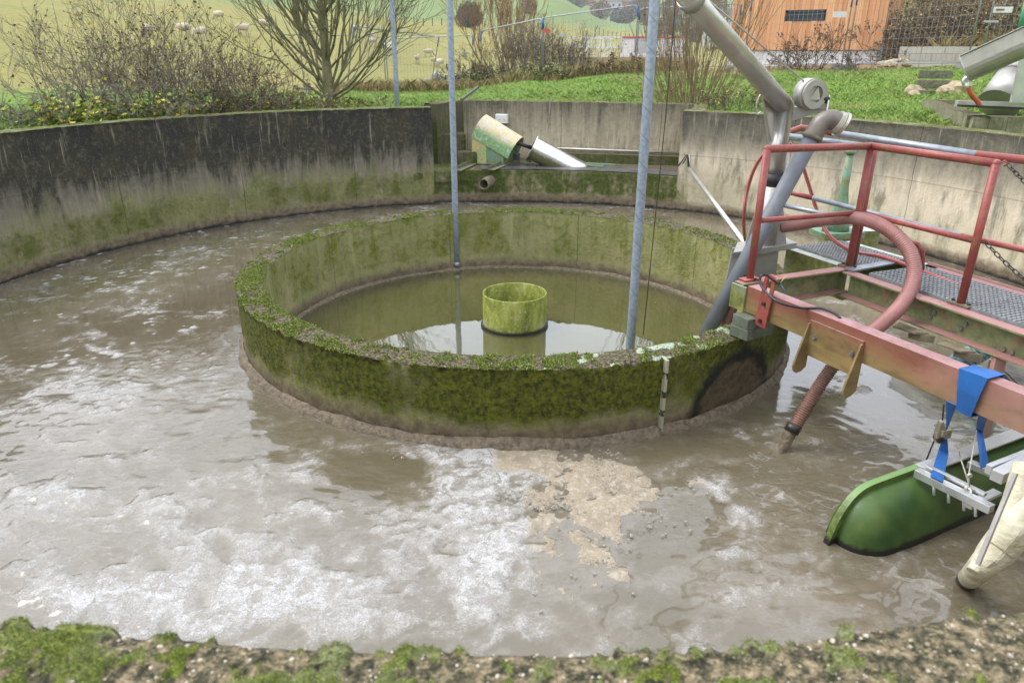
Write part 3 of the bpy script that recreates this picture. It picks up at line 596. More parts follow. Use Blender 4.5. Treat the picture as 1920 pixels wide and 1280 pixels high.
# slab : curved front face down to the water
a_ = np.linspace(-.30, .485, 150); zz = np.concatenate([np.linspace(-.35, .553, 22), [.567, .574, .576], np.full(16, .576)])
rf = R2 + .0 + np.concatenate([np.full(22, 0.), [.004, .012, .02], np.linspace(.05, 2.6, 16)])
Aa, Rr = np.meshgrid(a_, rf); Zz = np.tile(zz[:, None], (1, len(a_))); face = (np.arange(len(rf)) < 25)[:, None]
Rr = Rr + face * (.03 * (fbm(Aa * 14, Zz * 6, 4, 4) - .5) + .004) + .05 * sst(Zz, .38, .34) * face * (Aa < -.14) * sst(Aa, -.10, -.16)
Zz = Zz + (~face) * .012 * (fbm(Rr * 5, Aa * 25, 4, 3) - .5)
Xs, Ys = Rr * np.sin(Aa), D + Rr * np.cos(Aa)
M_SL = conc_mat('slab_concrete', (.30, .28, .18), (.16, .15, .08), (.028, .03, .018), top=(.33, .7), darkness=.5, moss=(.06, .95), mossamt=.95, streak=2.5, mthr=.5, mosscol=((.022, .036, .006), (.10, .13, .015)))
# top of the slab is dark wet screed, moss at the left end
gg = M_SL.node_tree; 
sl_ = gridmesh('concrete_slab', Xs, Ys, Zz, M_SL, {'moss': (~face) * (sst(-Xs + .6 * fbm(Xs * 6, Ys * 6, 3, 2), .75, 1.35) * .8 + .0), 'lichen': Xs * 0}, (Aa * R2, Zz))
tag(sl_, 'low concrete slab ledge with mossy front face dropping into the brown water behind the ring', 'ledge')
g = G('dark_wet_screed', .35); p = g.pos(); g.set('Base Color', g.mix(g.mr(g.noise(p, 5, 5, .65), .4, .6), (.05, .052, .056), (.12, .115, .105))); g.bump(g.noise(p, 40, 4), .3, .01)
scr = MB(); aa2 = np.linspace(-.1, .47, 40); P1 = [((R2 + .012) * math.sin(a), D + (R2 + .012) * math.cos(a), .588) for a in aa2]; P2 = [((R2 + .62 + .1 * math.sin(a * 9)) * math.sin(a), D + (R2 + .62 + .1 * math.sin(a * 9)) * math.cos(a), .588) for a in aa2]
for i in range(39): scr.prism([Vector(P1[i]), Vector(P1[i + 1]), Vector(P2[i + 1]), Vector(P2[i])], (0, 0, -.03)) if False else scr.add([P1[i], P1[i + 1], P2[i + 1], P2[i]], [(0, 3, 2, 1)])
scr.build('screed', g.m, sl_)
# mossy steps
def rough_block(c, size, rot, name, label, mat, group):
    m = MB(); nx, ny, nz_ = 14, 8, 8; sx, sy, sz = size; Rm = Matrix.Rotation(rot, 3, 'Z'); 
    def P(u, v, w_):
        q = Vector(((u - .5) * sx, (v - .5) * sy, w_ * sz)); k = .012 * (float(fbm((q.x + c[0]) * 9, (q.y + q.z) * 9, 3, 2)) - .5) * 2
        rd = .02 * ((abs(u - .5) > .47) + (abs(v - .5) > .45) + (w_ > .98)) / 3
        q = q * (1 + k) - Vector((math.copysign(rd, q.x), math.copysign(rd, q.y), rd * (w_ > .5))); return Vector(c) + Rm @ q
    for (A_, B_, f) in ((nx, nz_, lambda i, j: P(i, 0, j)), (ny, nz_, lambda i, j: P(1, i, j)), (nx, nz_, lambda i, j: P(1 - i, 1, j)), (ny, nz_, lambda i, j: P(0, 1 - i, j)), (nx, ny, lambda i, j: P(i, j, 1))):
        vs = [f(i / A_, j / B_) for j in range(B_ + 1) for i in range(A_ + 1)]
        m.add(vs, [(j * (A_ + 1) + i, j * (A_ + 1) + i + 1, (j + 1) * (A_ + 1) + i + 1, (j + 1) * (A_ + 1) + i) for j in range(B_) for i in range(A_)], True)
    o = m.build(name, mat, org=c); uvbox(o)
    at_ = o.data.attributes.new('moss', 'FLOAT', 'POINT'); at_.data.foreach_set('value', [.35] * len(o.data.vertices)); return tag(o, label, 'step', group)
b0 = aty(812, 303, 13.75); b1 = aty(868, 303, 13.75); zt = aty(840, 252, 13.75).z
rough_block(((b0.x + b1.x) / 2 - .02, 14.0, .56), (b1.x - b0.x + .08, .5, zt - .56), .1, 'concrete_step', 'taller mossy concrete step block beside the end of the black stained wall', M_STEP, 'mossy steps up from the slab')
b0 = aty(853, 306, 13.45); b1 = aty(892, 306, 13.45); zt = aty(870, 285, 13.45).z
rough_block(((b0.x + b1.x) / 2, 13.62, .56), (b1.x - b0.x, .34, zt - .56), .1, 'concrete_step', 'lower mossy concrete step block beside the green machine hood', M_STEP, 'mossy steps up from the slab')
# kerb along the back wall
d_ = (PA[2] - PA[1]).normalized(); nb = Vector((d_.y, -d_.x, 0))
k = MB().prism([PA[1] + d_ * 1.4 + nb * .02 + Vector((0, 0, .57)), PA[2] + nb * .02 + Vector((-.06, 0, .57)), PA[2] + nb * .30 + Vector((-.1, 0, .57)), PA[1] + d_ * 1.4 + nb * .30 + Vector((0, 0, .57))], (0, 0, .17))
ko = k.build('concrete_kerb', M_STEP, org=PA[1] + d_ * 1.4); uvbox(ko); tag(ko, 'low mossy concrete kerb along the foot of the recess back wall', 'kerb')
tag(MB().tube([PA[1] + d_ * 1.35 + nb * .06 + Vector((0, 0, .80)), PA[2] + nb * .06 + Vector((-.08, 0, .78))], .022, 10).build('conduit_pipe', M_SS, org=PA[1] + d_ * 1.4), 'thin pale metal conduit running level along the foot of the recess wall', 'conduit')
# green rails lying over the trench
rt = None
for i, (pa, pb, w_) in enumerate((((998, 301), (1152, 308), .05), ((1100, 299), (1284, 305), .10), ((1080, 296), (1150, 302), .06), ((1010, 304), (1130, 311), .04))):
    z = .605; A0 = atz(*pa, z); B0 = atz(*pb, z)
    o = MB().bar(A0, B0, w_, .03).build('steel_rail', M_GREENL, org=A0, bevel=.004)
    tag(o, ['short green steel rail starting under the silver tube mouth', 'wide long green steel rail lying towards the wall corner', 'short green steel rail nearest the back kerb', 'thin green steel rail nearest the dark slab edge'][i], 'rail', 'green rails over the trench')
# loose angle irons
for i, (pa, pb) in enumerate((((856, 321), (896, 303)), ((919, 319), (958, 303)))):
    A0 = atz(*pa, .60); B0 = atz(*pb, .60); dd = (B0 - A0).normalized(); r_ = dd.cross(Vector((0, 0, 1)))
    m = MB().bar(A0, B0, .12, .012).bar(A0 + r_ * -.056 + Vector((0, 0, .036)), B0 + r_ * -.056 + Vector((0, 0, .036)), .012, .06)
    tag(m.build('angle_iron', M_IRON, org=A0), ['mossy angle iron on the slab in front of the lower step', 'mossy angle iron on the slab above the rusty outlet pipe'][i], 'angle iron', 'angle irons lying on the slab')
# outlet pipe
c0 = aty(905, 346, 12.62); m = MB(); ax = Vector((.35, 1, .06)).normalized()
m.tube([c0, c0 + ax * .45], [.095, .095], 24, False); m.tube([c0, c0 + ax * .4], [.078, .078], 24, False); m.ring(c0, ax, .0955, .0775, .008, 24)
o = m.build('outlet_pipe', M_RUST, org=c0); tag(o, 'short rusty outlet pipe sticking out of the mossy slab face', 'pipe')
md = MB().cyl(c0 + ax * .38, c0 + ax * .39, .079, n=20).build('pipe_inside', M_BLACK, o)

# --- screw press: hood, base box, tube
YM = 13.55
def am(px, py, dy=0.): return aty(px, py, YM + dy)
root = empty('screw_press', (am(925, 298).x, YM, .58), 'old green and yellow machine with a half round hood feeding a silver tube', 'machine')
hoodR = .268
a0 = am(912, 246, .25); a1 = am(949, 270, -.12); ax = (a1 - a0).normalized(); L = .98
a0 = am(908, 247, .15); ax = Vector((.84, -.30, -.47)).normalized(); L = .80; a0 = a0 - ax * .13
side = ax.cross(Vector((0, 0, 1))).normalized(); up = side.cross(ax).normalized()
def hood_ring(c, r, drop):
    pts = [c - side * r - up * drop]
    for k in range(17): t = math.pi * (1 - k / 16); pts.append(c + side * (r * math.cos(t)) + up * (r * math.sin(t)))
    pts.append(c + side * r - up * drop); return pts
m = MB(); N = 19
for (rA, rB) in ((hoodR, hoodR), (hoodR - .012, hoodR - .012)):
    ra = hood_ring(a0, rA, .14); rb = hood_ring(a0 + ax * L, rB, .14); m.add(ra + rb, [(i, i + 1, N + i + 1, N + i) for i in range(N - 1)], True)
ra = hood_ring(a0 + ax * L, hoodR, .14); rb = hood_ring(a0 + ax * L, hoodR - .012, .14); m.add(ra + rb, [(i, N + i, N + i + 1, i + 1) for i in range(N - 1)])
m.add(hood_ring(a0, hoodR, .14), [tuple(range(N))])
m.build('hood', M_HOOD, root)
# base box (a wedge with sloping top along the hood's lower edge)
f0 = a0 - side * (hoodR - .015) - up * .13; f1 = a0 + ax * (L - .1) - side * (hoodR - .015) - up * .13
def dn(v, z=.60): return Vector((v.x, v.y, z))
bk = side * (2 * hoodR - .03)
def wedge(fa, fb, mat, name):
    m = MB(); P = [dn(fa), dn(fb), fb, fa]; m.prism(P, bk); return m.build(name, mat, root)
mid = f0.lerp(f1, .46)
M_YB = painted('yellow_over_green_paint', (.58, .45, .20), (.34, .42, .18), .15, .5, 4)
wedge(f0, mid, M_YB, 'access_panel'); wedge(mid + ax * .004, f1, M_GREENL, 'side_panel')
MB().cyl(f0.lerp(f1, .40) - side * .0 - Vector((0, .01, .28)), f0.lerp(f1, .40) - Vector((0, .03, .28)), .022, n=12).build('lock', M_DARK, root)
pl = MB().prism([dn(f0, .575) + Vector((-.05, -.08, 0)), dn(f1, .575) + Vector((.1, -.08, 0)), dn(f1, .575) + bk + Vector((.1, .1, 0)), dn(f0, .575) + bk + Vector((-.05, .1, 0))], (0, 0, .05)).build('plinth', M_IRON, root)
sA = a0 + ax * (L - .35) - up * .01; sB = aty(1000, 279, 13.4)
MB().cyl(a0 + ax * .2 - up * .0, sB, .035, n=14).build('drive_shaft', M_DARK, root)
MB().cyl(a0 + ax * .1, a0 + ax * (L - .2), .17, n=20).build('gearbox', M_DARK, root)
MB().bar(f1 + Vector((.04, .03, -.30)), f1 + Vector((.06, .03, -.02)), .16, .05, up=(0, 1, 0)).build('drain_pipe', mat_simple('dark_gutter', (.10, .105, .10), .5), root)
tb = aty(995, 277, 13.42); ax = Vector((.90, -.03, -.44)).normalized(); te = tb + ax * 1.15
root2 = empty('screen_tube', (tb.x, tb.y, .58), 'silver stainless tube sloping into the trench beside the green hooded machine', 'tube')
m = MB(); m.tube([tb, te], [.205, .205], 36, False); m.tube([tb, te], [.198, .198], 36, False); m.build('tube_body', M_SSG, root2)
MB().ring(tb, ax, .245, .196, .02, 40).build('flange', M_SSG, root2)
MB().ring(te, ax, .21, .0, .01, 40).build('end_plate', M_SSD, root2)
fb = tb - up * .1 - side * .19; MB().bar(Vector((fb.x - .12, fb.y - .02, .585)), fb + Vector((-.02, 0, .02)), .10, .05).build('bracket', M_GREEN, root2)
# small plants beside the tube
# electrical box on the wall
def onwall(px, py, off=.0):   # back wall plane
    d = ray(px, py); o_ = Vector((0, 0, CAMH)); n = nb; P0 = PA[1] + nb * off; t = (P0 - o_).dot(n) / d.dot(n); return o_ + d * t
c0 = onwall(938, 223, .07); s = 1 / 96.
eb = empty('junction_box', c0, 'white plastic electrical box with yellow warning sign on the recess wall', 'junction box')
rw = math.atan2(d_.y, d_.x)
MB().box(c0, (.24, .12, .17), rw).build('enclosure', M_WHITE, eb, bevel=.008); MB().box(c0 - nb * -.066, (.225, .012, .155), rw).build('lid', M_WHITE, eb, bevel=.003)
f = c0 + nb * .074; MB().prism([f + d_ * .035 + Vector((0, 0, -.03)), f + d_ * .085 + Vector((0, 0, -.03)), f + d_ * .06 + Vector((0, 0, .018))], nb * .002).build('warning_sign', mat_simple('sign_yellow', (.75, .48, .03), .5, 0, .05), eb)
MB().box(f + d_ * -.03 + Vector((0, 0, -.01)), (.04, .002, .012), rw).build('label_strip', mat_simple('pale_grey_print', (.5, .5, .52), .5), eb)
# switch box by the corner, cables, thin diagonal pipe
cs = PA[2].lerp(PA[3], .93); cs = aty(1291, 259, cs.y - .05)
sb = empty('switch_box', cs, 'small grey double switch box by the corner of the right hand wall', 'switch box')
MB().box(cs, (.09, .07, .19)).build('enclosure', mat_simple('grey_enclosure', (.55, .56, .57), .4), sb, bevel=.006)
for dz in (-.045, .045): MB().box(cs + Vector((0, -.042, dz)), (.055, .016, .05)).build('switch_cover', M_BLACK if dz < -9 else mat_simple('light_grey_flap', (.42, .43, .44), .4), sb, bevel=.004)
p1 = aty(1289, 313, 12.15); p2 = atz(1397, 456, H1 + .03)
for i, (dx, mt) in enumerate(((0, M_BLACK), (.03, M_BLACK), (.06, M_WHITE))):
    pts = [cs + Vector((-.02 + dx, -.02, -.09)), cs + Vector((-.05 + dx * 1.5, -.03, -.30)), cs + Vector((-.16 + dx * 1.8, -.04, -.42)), Vector((p1.x - .05 + dx * .6, p1.y, p1.z + .22)), p1 + Vector((0.01 * i, 0, .02))]
    pts = [Vector(q) for q in pts]
    tag(MB().tube(pts, .011, 8).build('power_cable', mt, org=pts[0]), ['black cable hanging leftmost from the small switch box', 'second black cable hanging from the small switch box', 'white cable hanging from the small switch box'][i], 'cable', 'cables below the switch box')
tag(MB().tube([p1, p2], .030, 14).build('conduit_pole', M_SS, org=p2), 'straight silver conduit pole sloping from the wall corner down to the ring rim', 'conduit')

# ================================================================ three upright tubes and a wire
def pole(px, py, y, z0, r, label, ztop=5.2):
    b = aty(px, py, y); o = empty('galvanised_pole', (b.x, b.y, z0), label, 'pole', 'tall thin galvanised poles')
    MB().tube([(b.x, b.y, z0 + (ztop - z0) * k / 6) for k in range(7)], r, 20).build('tube', M_POLE, o)
    MB().tube([(b.x, b.y, z0 - .004), (b.x, b.y, z0 + .05)], r + .004, 20).build('end_cap', M_GALV, o); return o
pole(742, 200, 13.7, 1.2, .043, 'thin grey pole standing in the grass behind the black stained wall', 6.5)
pole(855, 492, 9.15, WIN + .055, .038, 'thin grey pole ending just above the green water near the far side of the ring')
pole(1179, 690, 5.95, WIN - .3, .039, 'thick looking grey spiral seam pole just behind the near rim of the ring')
wp = [aty(1206, 625, 6.3), aty(1228, 395, 6.3), aty(1246, 205, 6.3), aty(1262, 0, 6.3), aty(1275, -160, 6.3)]
tag(MB().tube(wp, .0042, 6).build('steel_wire', M_DARK, org=wp[0]), 'thin dark steel wire hanging into the ring behind the thick pole', 'wire')

# ================================================================ bridge
ZB, ZL = .95, .755
n0, n1_, n2_ = atz(1439, 545, ZB), atz(1620, 617, ZB), atz(1920, 733, ZB)
bd = (n2_ - n1_).normalized(); bl = Vector((bd.y, -bd.x, 0)) * -1     # bl points to the far side
if bl.y < 0: bl = -bl
nA = atz(1388, 535, ZB); nA = n1_ + bd * ((nA - n1_).dot(bd)); nZ = n1_ + bd * 3.9
def channel(a, b, inward, name, mat, parent, web_t=.010, fl=.085, h=ZB - ZL, z=ZB):
    """C-section: web through a-b, flanges towards inward"""
    m = MB(); t = .012; w_ = Vector(inward).normalized()
    prof = [(0, 0), (fl, 0), (fl, -t), (web_t, -t), (web_t, -h + t), (fl, -h + t), (fl, -h), (0, -h)]
    vs = [Vector((p.x, p.y, z)) + w_ * q + Vector((0, 0, r)) for p in (a, b) for q, r in prof]; n = 8
    fs = [(i, (i + 1) % n, n + (i + 1) % n, n + i) for i in range(n)] + [(0, 1, 2, 3, 4, 5, 6, 7)[::-1], tuple(range(n, 2 * n))]
    m.add(vs, fs); return m.build(name, mat, parent)
bridge = empty('footbridge', (nA.x, nA.y, ZL), 'red painted steel footbridge frame with grating deck crossing from the ring to the bank', 'bridge')
channel(nA, nZ, bl, 'near_beam', M_BEAM, bridge, fl=.10)
# end plate at the ring
c1 = atz(1412, 526, ZB); c2 = atz(1588, 500, ZB); cd = (c2 - c1).normalized(); cn = Vector((cd.y, -cd.x, 0)); 
if cn.y > 0: cn = -cn
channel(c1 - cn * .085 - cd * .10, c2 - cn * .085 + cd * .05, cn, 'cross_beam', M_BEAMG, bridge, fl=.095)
w1 = atz(1595, 510, ZB); w2 = atz(1920, 620, ZB); wd = (w2 - w1).normalized(); wn = Vector((wd.y, -wd.x, 0))
if wn.y > 0: wn = -wn
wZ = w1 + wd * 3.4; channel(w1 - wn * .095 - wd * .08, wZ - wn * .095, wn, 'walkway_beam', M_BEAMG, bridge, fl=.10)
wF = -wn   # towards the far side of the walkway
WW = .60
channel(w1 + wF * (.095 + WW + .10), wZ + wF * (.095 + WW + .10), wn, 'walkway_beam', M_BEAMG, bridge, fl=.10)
ep = MB(); ea = Vector((c1.x, c1.y, 0)) - cd * .11 - cn * .09; eb_ = nA - bd * .004
ep.prism([Vector((ea.x, ea.y, ZL)), Vector((eb_.x, eb_.y, ZL)), Vector((eb_.x, eb_.y, ZB - .014)), Vector((ea.x, ea.y, ZB - .014))], (-.012, -.004, 0)); ep.build('end_plate', M_GRNB, bridge)
for k in (.14, .27):
    pass
# packing timbers on the ring rim
for i, (zc, sz, dx) in enumerate(((.708, .078, 0), (.628, .078, .015))):
    c = nA + bd * .06 + bl * .05; o = MB().box((c.x - dx, c.y, zc), (.16, .28, sz), math.atan2(bd.y, bd.x) + R(90) * 0 + R(8) * i).build('packing_block', M_WOODG, org=(c.x, c.y, zc), bevel=.004)
    tag(o, ['upper flat green packing block under the end of the red beam', 'lower flat green packing block lying on the ring rim under the beam end'][i], 'block', 'packing blocks under the beam')
# gratings
def grating(a, b, wdir, wid, name, parent, mat, z=ZB + .004, pitch=.042, h=.03):
    m = MB(); L = (b - a).length; d = (b - a) / L; A0 = Vector((a.x, a.y, z)); 
    k = 0
    while k * pitch <= wid + .001: m.bar(A0 + wdir * (k * pitch), A0 + wdir * (k * pitch) + d * L, .004, h); k += 1
    k = 0
    while k * pitch * .8 <= L: m.bar(A0 + d * (k * pitch * .8) + Vector((0, 0, .004)), A0 + d * (k * pitch * .8) + wdir * wid + Vector((0, 0, .004)), .013, .016); k += 1
    return m.build(name, mat, parent)
M_GRT = mat_simple('grating_steel', (.34, .35, .36), .5, .4, .35, 30)
g1 = w1 + wF * .12 + wd * .06
gs = []
for i in range(4):
    a = g1 + wd * (.84 * i); b = g1 + wd * (.84 * i + .83); grating(a, b, wF, WW - .03, 'deck_grating', bridge, M_GRT)
# gangway: second deck, turned towards the davit
s1, s2 = atz(1473, 462, ZB), atz(1588, 499, ZB); gd = (s2 - s1).normalized(); gnm = Vector((-gd.y, gd.x, 0)); gnm = gnm if gnm.x > 0 else -gnm
gang = empty('gangway', (s1.x, s1.y, ZL), 'old green steel gangway with grating deck and galvanised rails beside the davit foot', 'gangway')
channel(s1, s2, gnm, 'side_beam', M_GRNB, gang, fl=.09, h=.26)
channel(s1 + gnm * .72, s2 + gnm * .72 + gd * .25, -gnm, 'side_beam', M_GRNB, gang, fl=.10, h=.26)
grating(s1 + gnm * .10, s2 + gnm * .10 + gd * .02, gnm, .52, 'deck_grating', gang, M_GRT, pitch=.036)
jt = MB().bar(atz(1592, 501, ZB + .012), atz(1676, 485, ZB + .012), .085, .012).build('joint_strip', M_GALV, gang)
MB().prism([s1 + gnm * .05 + Vector((0, 0, -.25)), s1 + gnm * .70 + Vector((0, 0, -.25)), s1 + gnm * .70 + Vector((0, 0, -.03)), s1 + gnm * .05 + Vector((0, 0, -.03))], gd * .012).build('end_plate', M_GRNB, gang)
# pedestal on the far channel
pc = atz(1566, 441, ZB); pc = Vector((pc.x + .02, pc.y + .05, ZB + .0)); 
ped = empty('pedestal', pc, 'pale green flared steel pedestal standing on the gangway beam', 'pedestal')
tp = aty(1577, 282, pc.y).z
m = MB(); m.box(pc + Vector((0, 0, .03)), (.40, .26, .06), .2); m.build('base_plate', M_GREENL, ped, bevel=.006)
n = 24; prof = [(.105, .06), (.090, .14), (.066, .26), (.045, .38), (.035, .46), (.031, tp - ZB)]
m = MB(); m.tube([pc + Vector((0, 0, h_)) for r_, h_ in prof], [r_ for r_, h_ in prof], n).build('column', M_GREENL, ped)
for dx in (-.15, .15): MB().cyl(pc + Vector((dx, -.06, .06)), pc + Vector((dx, -.06, .085)), .016, n=6, smooth=False).build('bolt', M_BOLT, ped)
bx = atz(1600, 446, ZB - .08); MB().box(bx + Vector((0, .12, 0)), (.5, .2, .16), .15).build('bearing_box', M_GRNB, ped)
MB().tube([pc + Vector((0, 0, tp - ZB - .01)), pc + Vector((0, 0, tp - ZB + .03))], .042, 20).build('cap', M_GREENL, ped)

# --- red handrail on the near side
f1_, f2_, f3_ = atz(1405, 522, ZB), atz(1590, 497, ZB), atz(1800, 566, ZB)
RH = .965
def rz(f): return f + Vector((0, 0, RH))
rail = empty('handrail', f1_, 'red tubular handrail with three posts along the near edge of the footbridge', 'handrail')
rr_ = .0265
t1, t2, t3 = (aty(px, py, f.y) for px, py, f in ((1440, 276, f1_), (1617, 269, f2_), (1871, 300, f3_)))
t1.x, t1.y = f1_.x + .0, f1_.y; t3.y = f3_.y
for f, t in ((f1_, t1), (f2_, t2), (f3_, t3)):
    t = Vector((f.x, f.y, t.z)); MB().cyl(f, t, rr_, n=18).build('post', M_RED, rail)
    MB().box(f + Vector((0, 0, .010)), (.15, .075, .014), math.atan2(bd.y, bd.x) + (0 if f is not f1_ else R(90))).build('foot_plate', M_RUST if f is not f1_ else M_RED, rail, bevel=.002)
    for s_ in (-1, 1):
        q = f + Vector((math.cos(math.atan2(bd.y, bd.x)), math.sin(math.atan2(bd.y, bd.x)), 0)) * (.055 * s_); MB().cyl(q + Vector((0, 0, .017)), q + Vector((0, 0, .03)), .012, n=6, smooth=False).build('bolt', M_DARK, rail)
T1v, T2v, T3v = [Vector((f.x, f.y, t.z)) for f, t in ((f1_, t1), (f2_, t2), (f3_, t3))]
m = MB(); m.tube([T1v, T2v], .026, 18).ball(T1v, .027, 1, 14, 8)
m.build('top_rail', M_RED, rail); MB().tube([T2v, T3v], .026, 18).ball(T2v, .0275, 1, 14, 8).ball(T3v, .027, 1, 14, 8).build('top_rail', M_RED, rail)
m1, m2, m3 = [f.lerp(t, .47) for f, t in ((f1_, T1v), (f2_, T2v), (f3_, T3v))]
MB().tube([m1, m2], .0195, 16).build('middle_rail', M_RED, rail); MB().tube([m2, m3], .0195, 16).build('middle_rail', M_RED, rail)
MB().tube([T3v + Vector((.02, 0, 0)), T3v + Vector((.045, -.01, .018)), T3v + Vector((.06, -.02, 0)), T3v + Vector((.045, -.01, -.016))], .006, 8).build('chain_eye', M_RED, rail)
MB().tube([m3 + Vector((.02, 0, .0)), m3 + Vector((.045, -.01, .014)), m3 + Vector((.055, -.015, -.006))], .006, 8).build('chain_eye', M_RED, rail)
# companion post of the galvanised rail
# --- galvanised rails of the gangway and the far side
grail = empty('galvanised_rail', atz(1600, 492, ZB), 'galvanised two bar rail on the near side of the gangway, ending at the double post', 'handrail')
gp0 = f2_ + Vector((.055, .055, 0)); zt_ = T2v.z - .02
MB().cyl(gp0, Vector((gp0.x, gp0.y, zt_)), .026, n=16).build('post', M_RED, grail)
q0 = aty(1474, 252, s1.y + .02); MB().tube([Vector((gp0.x, gp0.y, zt_)), q0], .026, 16).build('top_rail', M_GALV, grail)
q1 = aty(1440, 375, s1.y + .1); qm = aty(1592, 412, gp0.y); MB().tube([Vector((gp0.x, gp0.y, qm.z)), q1], .020, 14).build('middle_rail', M_GALV, grail)
pt = Vector((q0.x, q0.y, ZB)); MB().cyl(pt, q0, .024, n=14).build('post', M_GALV, grail)
frail = empty('far_rail', atz(1730, 500, ZB), 'long far rail of the footbridge, galvanised tube with red painted ends', 'handrail')
ye = 4.75; F1 = aty(1560, 245, 6.15); F2 = aty(1830, 284, 5.0); F3 = aty(1960, 297, 4.55); dF = (F3 - F2)
MB().tube([F1, F2], .027, 16).build('top_rail', M_GALV, frail); MB().tube([F2, F2 + dF * 5], .0275, 16).build('top_rail', M_RED, frail)
MB().tube([aty(1474, 252, 6.2), aty(1479, 243, 6.22), aty(1498, 236, 6.22), aty(1525, 238, 6.2), F1], .026, 16).build('bent_end', M_RED, frail)
G1, G2, G3, G4 = aty(1470, 355, 6.2), aty(1522, 367, 6.0), aty(1800, 436, 5.0), aty(1960, 470, 4.55)
MB().tube([G1, G2], .021, 14).build('middle_rail', M_RED, frail); MB().tube([G2, G3], .0205, 14).build('middle_rail', M_GALV, frail); MB().tube([G3, G4, G4 + (G4 - G3) * 3], .021, 14).build('middle_rail', M_RED, frail)
hk = [aty(1700, 448, 5.05), aty(1720, 452, 5.0), aty(1728, 464, 4.98), aty(1727, 500, 4.98)]
MB().tube(hk, .019, 12).build('post', M_RED, frail)
# toe angle along the far edge of the deck
ta = w1 + wF * (.13 + WW) + wd * .05; MB().bar(Vector((ta.x, ta.y, ZB + .03)), Vector((ta.x, ta.y, ZB + .03)) + wd * 3.4, .012, .02).build('toe_plate', M_BEAM, bridge)
# --- red garden hose with a black stripe: loop by the davit then along the deck edge
def spline(P, n=10):
    P = [Vector(p) for p in P]; out = []
    for i in range(len(P) - 1):
        p0, p1, p2, p3 = P[max(i - 1, 0)], P[i], P[i + 1], P[min(i + 2, len(P) - 1)]
        for k in range(n):
            t = k / n; out.append(.5 * ((2 * p1) + (p2 - p0) * t + (2 * p0 - 5 * p1 + 4 * p2 - p3) * t * t + (3 * p1 - p0 - 3 * p2 + p3) * t ** 3))
    return out + [P[-1]]
hp = [atz(1397, 458, H1 + .05), aty(1393, 410, 6.5), aty(1400, 350, 6.5), aty(1422, 295, 6.45), aty(1462, 262, 6.4), aty(1492, 282, 6.35), aty(1512, 335, 6.3), aty(1532, 395, 6.2), aty(1556, 440, 6.0), aty(1600, 467, 5.8),
      aty(1660, 478, 5.6), aty(1760, 515, 5.12), aty(1860, 552, 4.7), aty(1930, 576, 4.45), aty(2100, 640, 3.9)]
hh_ = spline(hp, 8); rh = empty('garden_hose', hp[0], 'red garden hose with black stripe looping up by the davit and along the deck', 'hose')
MB().tube(hh_, .016, 10).build('hose_wall', M_HOSE, rh); MB().tube([q + Vector((-.004, -.0145, .006)) for q in hh_], .0035, 6).build('stripe', M_BLACK, rh)
# --- hook plate bolted on the beam end
hb = n1_ + bd * ((atz(1418, 552, ZB) - n1_).dot(bd)) - bl * .012
up_ = Vector((0, 0, 1)); m = MB()
def loopshape(w_, y0, y1, n=14):
    pts = [(-w_, y0), (w_, y0)] if False else []
    for k in range(n + 1): t = math.pi * k / n; pts.append((w_ * math.cos(t), y1 + w_ * math.sin(t)))
    for k in range(n + 1): t = math.pi + math.pi * k / n; pts.append((w_ * math.cos(t), y0 + w_ * math.sin(t)))
    return pts
lean = (up_ + bd * .10).normalized(); O_ = Vector((hb.x, hb.y, ZB - .02))
outer = loopshape(.050, .02, .12); inner = loopshape(.020, .035, .12); n = len(outer); vs = []
for off in (0, .014):
    vs += [O_ + bd * x + lean * y - bl * off for x, y in outer] + [O_ + bd * x + lean * y - bl * off for x, y in inner]
fs = []
for i in range(n):
    j = (i + 1) % n; fs += [(i, j, n + j, n + i), (2 * n + i, 3 * n + i, 3 * n + j, 2 * n + j), (i, 2 * n + i, 2 * n + j, j), (n + i, n + j, 3 * n + j, 3 * n + i)]
hook = empty('lifting_lug', O_, 'red lifting plate with a long slot hole bolted on the beam end', 'lifting plate')
m.add(vs, fs)
lo = [O_ + bd * x + lean * y - bl * .0002 for x, y in ((-.050, .0), (.050, .0), (.052, -.225), (-.050, -.225))]; m.prism(lo, bl * -.0136)
m.build('plate', M_RED, hook, bevel=0)
for y in (-.05, -.18): q = O_ + lean * y - bl * .014; MB().cyl(q, q - bl * .014, .015, n=6, smooth=False).build('bolt', M_DARK, hook)
# cut black cable lying through the lug
cb = [aty(1461, 528, 4.66), aty(1448, 521, 4.66), aty(1437, 513, 4.66), aty(1428, 512, 4.60), aty(1424, 525, 4.58), aty(1436, 545, 4.5), aty(1462, 564, 4.38), atz(1500, 573, ZB + .012), atz(1540, 574, ZB + .015), atz(1565, 583, ZB + .012), aty(1575, 592, 4.25)]
cc = spline(cb, 8); cr_ = empty('cut_cable', cc[0], 'black cut electric cable threaded through the slot of the red lifting plate', 'cable')
MB().tube(cc, .0085, 10).build('sheath', M_BLACK, cr_)
MB().tube([cc[0], cc[0] + Vector((.02, -.01, -.02)), cc[0] + Vector((.045, -.02, -.07))], .003, 6).build('core', mat_simple('blue_core', (.05, .2, .5), .4), cr_)
MB().tube([cc[0], cc[0] + Vector((.02, 0, .03)), cc[0] + Vector((.05, .01, .06))], .003, 6).build('core', mat_simple('yellow_green_core', (.45, .45, .08), .4), cr_)
